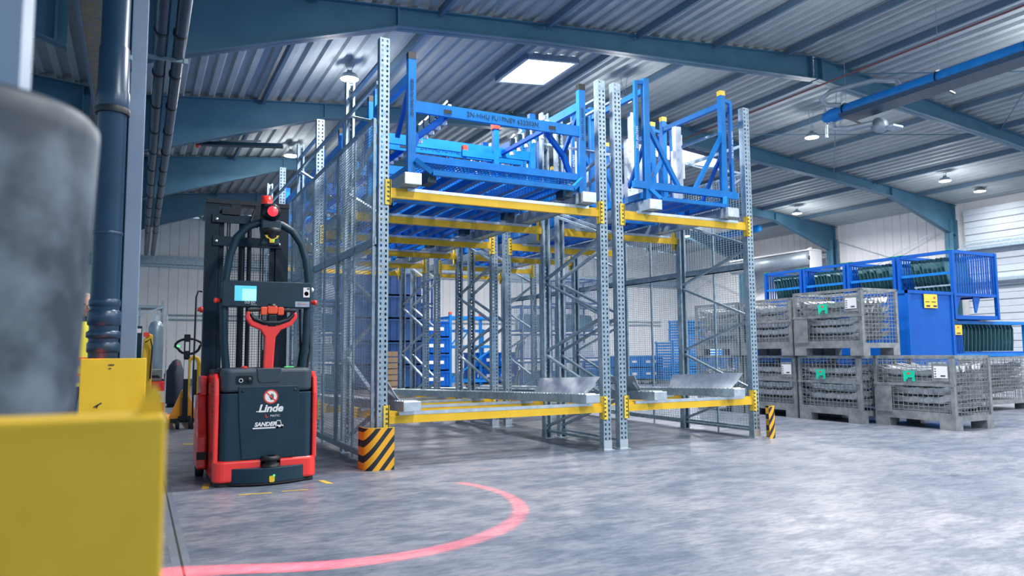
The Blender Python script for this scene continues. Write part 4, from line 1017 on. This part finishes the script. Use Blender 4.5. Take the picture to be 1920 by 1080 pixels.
MB().prism(rrect(-.12, .13, .0, .55, .04), .06, .84, 'xy').build('body', 'red_paint', t, bevel=.015); MB().box(-.1, .13, -.008, .0, .58, .72).build('label_plate', 'paper', t)
text('LUX', .08, 'print', t, (.02, -.009, .65)); MB().tube([(-.1, .1, .84), (-.05, .05, .90), (.05, .05, .90), (.12, .1, .84)], .015, 8).build('handle', 'rubber', t)
for x in (-.1, .11): MB().lathe([(.01, -.02), (.06, -.02), (.06, .02), (.01, .02)], 12, (x, .1, .06), 'x').build('wheel', 'rubber', t)
MB().box(-.12, .10, .05, .5, .85, .98).build('top_box', 'old_steel', t)
t = thing('covered_machine', (.80, 18.2, 0), 'black cover draped over a low machine behind the pallet jack', 'machine')
b = MB(); n = 18; vs = []; prof = [(.24, .08), (.27, .25), (.25, .5), (.22, .72), (.15, .90), (.08, 1.02), (.0, 1.06)]
for r_, z in prof: vs += [(r_*.85*(1+.16*math.sin(5*j*2*math.pi/n+z*7)+.08*math.sin(9*j*2*math.pi/n-z*11))*math.cos(2*math.pi*j/n)+.10*(z-.5)**2*(1 if z > .5 else -1), r_*1.3*(1+.08*math.cos(4*j*2*math.pi/n))*math.sin(2*math.pi*j/n), z) for j in range(n)]
b.add(vs, [(i*n+j, i*n+(j+1) % n, (i+1)*n+(j+1) % n, (i+1)*n+j) for i in range(len(prof)-1) for j in range(n)], True); b.build('cover', 'cloth_dark', t)
MB().box(.02, .06, -.23, -.20, .93, .97).build('cover_badge', 'red_label', t); MB().box(-.14, .14, -.2, .2, 0, .12).build('base', 'rubber', t)
t = thing('steel_tank', (.30, 14.0, 0), 'grey steel pressure tank under the raised platform at the far left', 'tank')
MB().lathe([(.0, .75), (.08, .77), (.115, .85), (.12, 1.0), (.12, 1.55), (.115, 1.64), (.08, 1.72), (0, 1.75)], 22).build('vessel', 'tank_steel', t)
for x in (-.09, .09): MB().box(x-.012, x+.012, -.09, -.07, 0, .9).build('leg', 'tank_steel', t); MB().box(x-.012, x+.012, .07, .09, 0, .9).build('leg', 'tank_steel', t)
MB().tube([(0, 0, 1.74), (0, 0, 1.84)], .03, 8).build('valve', 'galv_bright', t); MB().tube([(.17, 0, .2), (.17, 0, 1.85)], .012, 6).build('side_pipe', 'galv_bright', t)
t = thing('raised_platform', (.22, 14.6, 0), 'small raised steel platform above the tank at the far left', 'platform')
MB().box(-.20, .20, -.3, .4, 1.98, 2.03).build('deck', 'tank_steel', t); MB().bar((-.2, -.3, 1.85), (.19, -.3, 2.0), .02, .03).build('stay', 'galv', t)
for x in (-.18, .18):
    for y in (-.28, .38): MB().box(x-.012, x+.012, y-.012, y+.012, 0, 2.0 if x < 0 else 2.12).build('leg', 'tank_steel', t)
t = thing('yellow_lifter', (.09, 9.0, 0), 'yellow tapered lifting device beside the near grey column', 'machine')
MB().prism([(-.09, 0), (.075, 0), (.075, 1.38), (.03, 1.40), (-.015, 1.33)], 0, .16, 'xz').build('body', 'yellow', t, bevel=.01)
MB().tube([(0, -.01, 1.30), (.05, -.03, 1.34), (.07, -.02, 1.25), (.06, -.01, .9)], .008, 6).build('cable', 'rubber', t); MB().box(-.02, .04, -.01, .0, 1.36, 1.41).build('knob', 'red_label', t)
t = thing('control_cabinet', (-.03, 9.6, 0), 'dark blue control cabinet peeping out behind the near column', 'cabinet')
MB().box(-.08, .09, 0, .3, .4, 1.5).build('case', 'truck_dark', t, bevel=.006); MB().box(-.07, .08, -.004, 0, 1.42, 1.47).build('label_strip', 'paper', t); MB().box(-.05, .06, .1, .2, 0, .4).build('stand', 'tank_steel', t)

# person in a high visibility vest, mostly hidden by the pillar and the downpipe
def person():
    t = thing('person', (-.47, 8.5, 0), 'person in an orange and yellow reflective vest half hidden behind the downpipe', 'person', rz=R(18))
    V = [(0, 0, .93), (0, -.005, 1.10), (0, 0, 1.28), (0, .01, 1.42), (0, .005, 1.52), (0, -.01, 1.60),
         (-.10, 0, .90), (-.11, -.01, .50), (-.115, .02, .09), (-.12, -.11, .05), (.10, 0, .90), (.11, -.01, .50), (.115, .02, .09), (.12, -.11, .05),
         (-.19, .01, 1.41), (-.24, .02, 1.13), (-.25, -.05, .88), (.19, .01, 1.41), (.24, .02, 1.13), (.25, -.05, .88)]
    E_ = [(0,1),(1,2),(2,3),(3,4),(4,5),(0,6),(6,7),(7,8),(8,9),(0,10),(10,11),(11,12),(12,13),(3,14),(14,15),(15,16),(3,17),(17,18),(18,19)]
    rad = [(.15,.11),(.145,.10),(.155,.11),(.13,.09),(.06,.06),(.06,.06),(.085,.09),(.06,.065),(.042,.045),(.04,.035),(.085,.09),(.06,.065),(.042,.045),(.04,.035),(.06,.06),(.046,.046),(.03,.03),(.06,.06),(.046,.046),(.03,.03)]
    me = bpy.data.meshes.new('body'); me.from_pydata(V, E_, []); me.materials.append(M['cloth_dark']); o = put('body', me, t)
    sk = o.modifiers.new('skin', 'SKIN'); sk.use_smooth_shade = True
    for v, r_ in zip(me.skin_vertices[0].data if me.skin_vertices else [], rad): v.radius = r_
    if not me.skin_vertices:
        bpy.context.view_layer.update()
    o.modifiers.new('sub', 'SUBSURF').levels = 2; o.modifiers['sub'].render_levels = 2
    sv = me.skin_vertices
    if sv:
        for v, r_ in zip(sv[0].data, rad): v.radius = r_
        sv[0].data[0].use_root = True
    # vest: elliptic shell following the torso
    def shell(rows, m, name, par):
        b = MB(); n = 24; vs = []
        for z, rx, ry in rows: vs += [(rx*math.cos(2*math.pi*j/n), ry*math.sin(2*math.pi*j/n), z) for j in range(n)]
        b.add(vs, [(i*n+j, i*n+(j+1) % n, (i+1)*n+(j+1) % n, (i+1)*n+j) for i in range(len(rows)-1) for j in range(n)], True); return b.build(name, m, par)
    ve = shell([(.86, .20, .145), (1.0, .19, .14), (1.15, .185, .14), (1.3, .195, .145), (1.40, .20, .13), (1.46, .13, .10), (1.50, .075, .07)], 'vest_yellow', 'vest', t)
    shell([(.90, .203, .149), (.96, .20, .147)], 'vest_grey', 'reflective_band', ve); shell([(1.06, .195, .147), (1.12, .193, .146)], 'vest_grey', 'reflective_band', ve)
    shell([(.965, .20, .147), (.985, .199, .1465)], 'vest_orange', 'vest_trim', ve); shell([(1.125, .193, .1455), (1.145, .193, .1455)], 'vest_orange', 'vest_trim', ve)
    for x in (-.115, .115):
        MB().tube([(x, -.145, .9), (x, -.148, 1.2), (x*.95, -.14, 1.35), (x*.9, -.06, 1.462), (x*.9, .06, 1.455), (x, .135, 1.33), (x, .145, .9)], .018, 6).build('reflective_strap', 'vest_orange', ve)
    hd = MB().ball((0, -.02, 1.66), .10, 18, 12, (.80, .98, 1.18)); hd.ball((0, -.122, 1.645), .018, 8, 6, (.8, 1, 1.4)); 
    for s in (-1, 1): hd.ball((s*.081, -.01, 1.655), .022, 8, 6, (.4, .8, 1.3))
    h_ = hd.build('head', 'skin', t)
    MB().ball((0, 0.0, 1.69), .104, 18, 10, (.84, .97, 1.0)).build('hair', 'hair', h_)
    for s in (-1, 1): MB().ball((s*.032, -.108, 1.668), .010, 8, 6).build('eye', 'print', h_)
    MB().box(-.022, .022, -.118, -.112, 1.602, 1.608).build('mouth', 'red_label', h_)
    for s in (-1, 1):
        hb_ = MB(); x = s*.25
        hb_.ball((x, -.065, .82), .045, 10, 8, (.45, .9, 1.05))
        for k in range(4):
            y = -.10+k*.022; L_ = (.07, .085, .08, .06)[k]
            hb_.tube([(x, y, .80), (x-s*.004, y-.004, .80-L_*.6), (x-s*.018, y-.002, .80-L_)], [.010, .009, .007], 6)
        hb_.tube([(x-s*.01, -.10, .84), (x-s*.03, -.12, .80), (x-s*.035, -.125, .765)], [.011, .010, .008], 6)
        hb_.build('hand', 'skin', t)
person()

# ------------------------------------------------------------------ stores beyond the racks
def bin_mesh(W, D, H):
    b = MB().box(0, W, 0, .03, 0, H).box(0, W, D-.03, D, 0, H).box(0, .03, .03, D-.03, 0, H).box(W-.03, W, .03, D-.03, 0, H).box(0, W, 0, D, .0, .04)
    b.box(-.02, W+.02, -.02, .03, H-.05, H).box(-.02, W+.02, D-.03, D+.02, H-.05, H).box(-.02, .03, 0, D, H-.05, H).box(W-.03, W+.02, 0, D, H-.05, H)
    for i in range(5): x = W*(i+.5)/5; b.box(x-.015, x+.015, -.015, 0, .05, H-.05)
    return b
BINS = {}
def blue_bins(x, y, cols, rows, W, D, H, where, m='blue', gap=.04, z0=.14):
    key = (W, D, H, m)
    if key not in BINS: BINS[key] = (bin_mesh(W, D, H).mesh('bin_body', m), MB().box(0, W*.2, -.02, -.016, H*.42, H*.62).mesh('bin_label', 'paper'))
    bm, lm = BINS[key]
    lab = 'blue storage bin ' + where
    for i in range(cols):
        pl = thing('dolly', (x+i*(W+gap), y, 0), 'low steel dolly under the blue bins ' + where, 'dolly', 'dollies ' + where)
        MB().box(0, W, 0, D, .06, z0).build('deck', 'old_steel', pl)
        for px in (.05, W-.13):
            for py in (.05, D-.13): MB().box(px, px+.08, py, py+.08, 0, .06).build('foot', 'rubber', pl)
        for k in range(rows):
            t = thing('storage_bin', (x+i*(W+gap), y, z0+k*(H+.005)), lab + (', ' if rows > 1 else '') + (['left ', 'right '][i] if cols > 1 else '') + 'no. %s from below' % ['one', 'two', 'three', 'four', 'five'][k], 'bin', 'blue bins ' + where)
            put('bin_body', bm, t)
            if m != 'blue_dark':
                for lx in (.2, .6): put('bin_label', lm, t, loc=(W*lx, 0, 0))
blue_bins(7.35, 20.0, 1, 4, .82, .6, .48, 'stacked left of the red capped frame', 'blue_deep')
blue_bins(14.9, 21.0, 2, 2, .95, .7, .42, 'in low stacks behind the narrow rack')
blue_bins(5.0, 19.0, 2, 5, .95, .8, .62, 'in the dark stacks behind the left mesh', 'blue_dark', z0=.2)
blue_bins(9.6, 21.5, 2, 2, .8, .7, .5, 'in the low pile between the racks', 'blue_deep')

TRAY = MB().box(0, 1.45, 0, 1.0, 0, .066)
for _x in (0, .7, 1.4):
    for _y in (.02, .93): TRAY.box(_x, _x+.05, _y, _y+.05, .066, .095)
TRAY = TRAY.mesh('tray', 'blue')
def tray_stack(x, y, z, n, where, base=True):
    if base:
        pl = thing('pallet', (x, y, 0), 'grey pallet under the flat blue trays ' + where, 'pallet')
        MB().box(0, 1.45, 0, 1.0, .10, .14).build('deck', 'old_steel', pl)
        for px in (0, .66, 1.32): MB().box(px, px+.13, 0, 1.0, 0, .10).build('runner', 'old_steel', pl)
    for k in range(n):
        o = put('flat_tray', TRAY, None, loc=(x+random.uniform(-.015, .015), y, z+k*.096)); tag(o, 'flat blue steel tray ' + where, 'tray', 'trays ' + where)
tray_stack(16.5, 20.0, .14, 14, 'in the left tall stack beyond the narrow rack')
tray_stack(18.05, 20.0, .14, 14, 'in the right tall stack beyond the narrow rack')
tray_stack(17.2, 20.1, .14+14*.096, 8, 'in the upper stack resting across the two tall stacks', False)
tray_stack(15.0, 22.5, .14, 7, 'in the short stack below the far window')

def frame_rack(x, y, label, W=1.5, D=1.0, H=2.3, cap=True):
    t = thing('tall_frame', (x, y, 0), label, 'stillage')
    for px in (0, W-.08):
        for py in (0, D-.08):
            p = MB().box(px, px+.08, py, py+.08, 0, H).build('post', 'blue', t)
            if cap: MB().box(px-.002, px+.082, py-.002, py+.082, H, H+.07).build('post_cap', 'red_label', p)
    for z in (.25, 1.3, H-.12):
        for py in (.02, D-.06): MB().box(.08, W-.08, py, py+.04, z, z+.07).build('cross_rail', 'blue', t)
        for px in (.02, W-.06): MB().box(px, px+.04, .08, D-.08, z, z+.07).build('side_rail', 'blue', t)
    MB().bar((.08, .04, .35), (W-.08, .04, 1.25), .04).bar((.1, .04, 1.4), (.5, .04, 1.9), .04).build('diagonal_brace', 'blue', t)
frame_rack(8.35, 20.4, 'tall blue open frame with red post caps before the back wall')
frame_rack(9.9, 23.6, 'blue open frame without caps farther back by the wall', H=2.0, cap=False)

def cage_stack(x, y, n, label0, W=1.3, D=.9, H=.85):
    gm = None
    for k in range(n):
        t = thing('mesh_cage', (x, y, k*(H+.02)), label0 + ', ' + ['lowest', 'second', 'third', 'topmost'][k], 'crate', 'dark blue mesh cages')
        for px in (0, W-.05):
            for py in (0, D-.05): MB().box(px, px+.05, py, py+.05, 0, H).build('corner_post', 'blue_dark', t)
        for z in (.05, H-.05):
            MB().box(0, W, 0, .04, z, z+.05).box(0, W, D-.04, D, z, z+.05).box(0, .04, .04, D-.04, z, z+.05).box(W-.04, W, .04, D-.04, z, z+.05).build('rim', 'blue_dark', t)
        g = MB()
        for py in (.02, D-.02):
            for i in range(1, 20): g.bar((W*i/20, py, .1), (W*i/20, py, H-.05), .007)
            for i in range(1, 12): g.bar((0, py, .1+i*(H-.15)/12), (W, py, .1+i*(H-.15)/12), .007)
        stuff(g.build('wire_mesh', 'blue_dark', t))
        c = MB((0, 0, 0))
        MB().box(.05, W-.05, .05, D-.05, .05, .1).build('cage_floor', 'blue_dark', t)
        o = thing('sheet_bundle', (x+.12, y+.12, k*(H+.02)+.1), 'sheets in the ' + ['lowest', 'second', 'third', 'topmost'][k] + ' cage' + label0.replace('dark blue mesh cage', ''), 'metal sheet', 'bundles in the mesh cages')
        for i in range(6): MB().prism([(0, 0), (W-.3, 0), (W-.25, .05), (W-.35, .45), (.1, .5), (0, .2)], i*.1, i*.1+.012, 'xz').build('sheet', ['dark_plate', 'pressed_metal'][(i+k) % 2], o)
cage_stack(11.9, 19.6, 4, 'dark blue mesh cage in the near stack seen between the racks')
cage_stack(10.5, 19.9, 3, 'dark blue mesh cage in the left stack seen between the racks')
cage_stack(6.95, 21.5, 4, 'dark blue mesh cage behind the left mesh')
cage_stack(4.0, 21.2, 4, 'dark blue mesh cage at the far left behind the truck')
t = thing('wooden_pallet_stack', (5.75, 18.0, 0), 'pile of brown wooden pallets behind the wide rack', 'pallet')
for k in range(8): MB().box(-.2, .2, 0, .6, k*.15+.02, k*.15+.045).box(-.2, .2, 0, .1, k*.15+.045, k*.15+.12).box(-.2, .2, .25, .35, k*.15+.045, k*.15+.12).box(-.2, .2, .5, .6, k*.15+.045, k*.15+.12).box(-.2, .2, 0, .6, k*.15+.12, k*.15+.145).build('pallet_layer', 'wood', t)
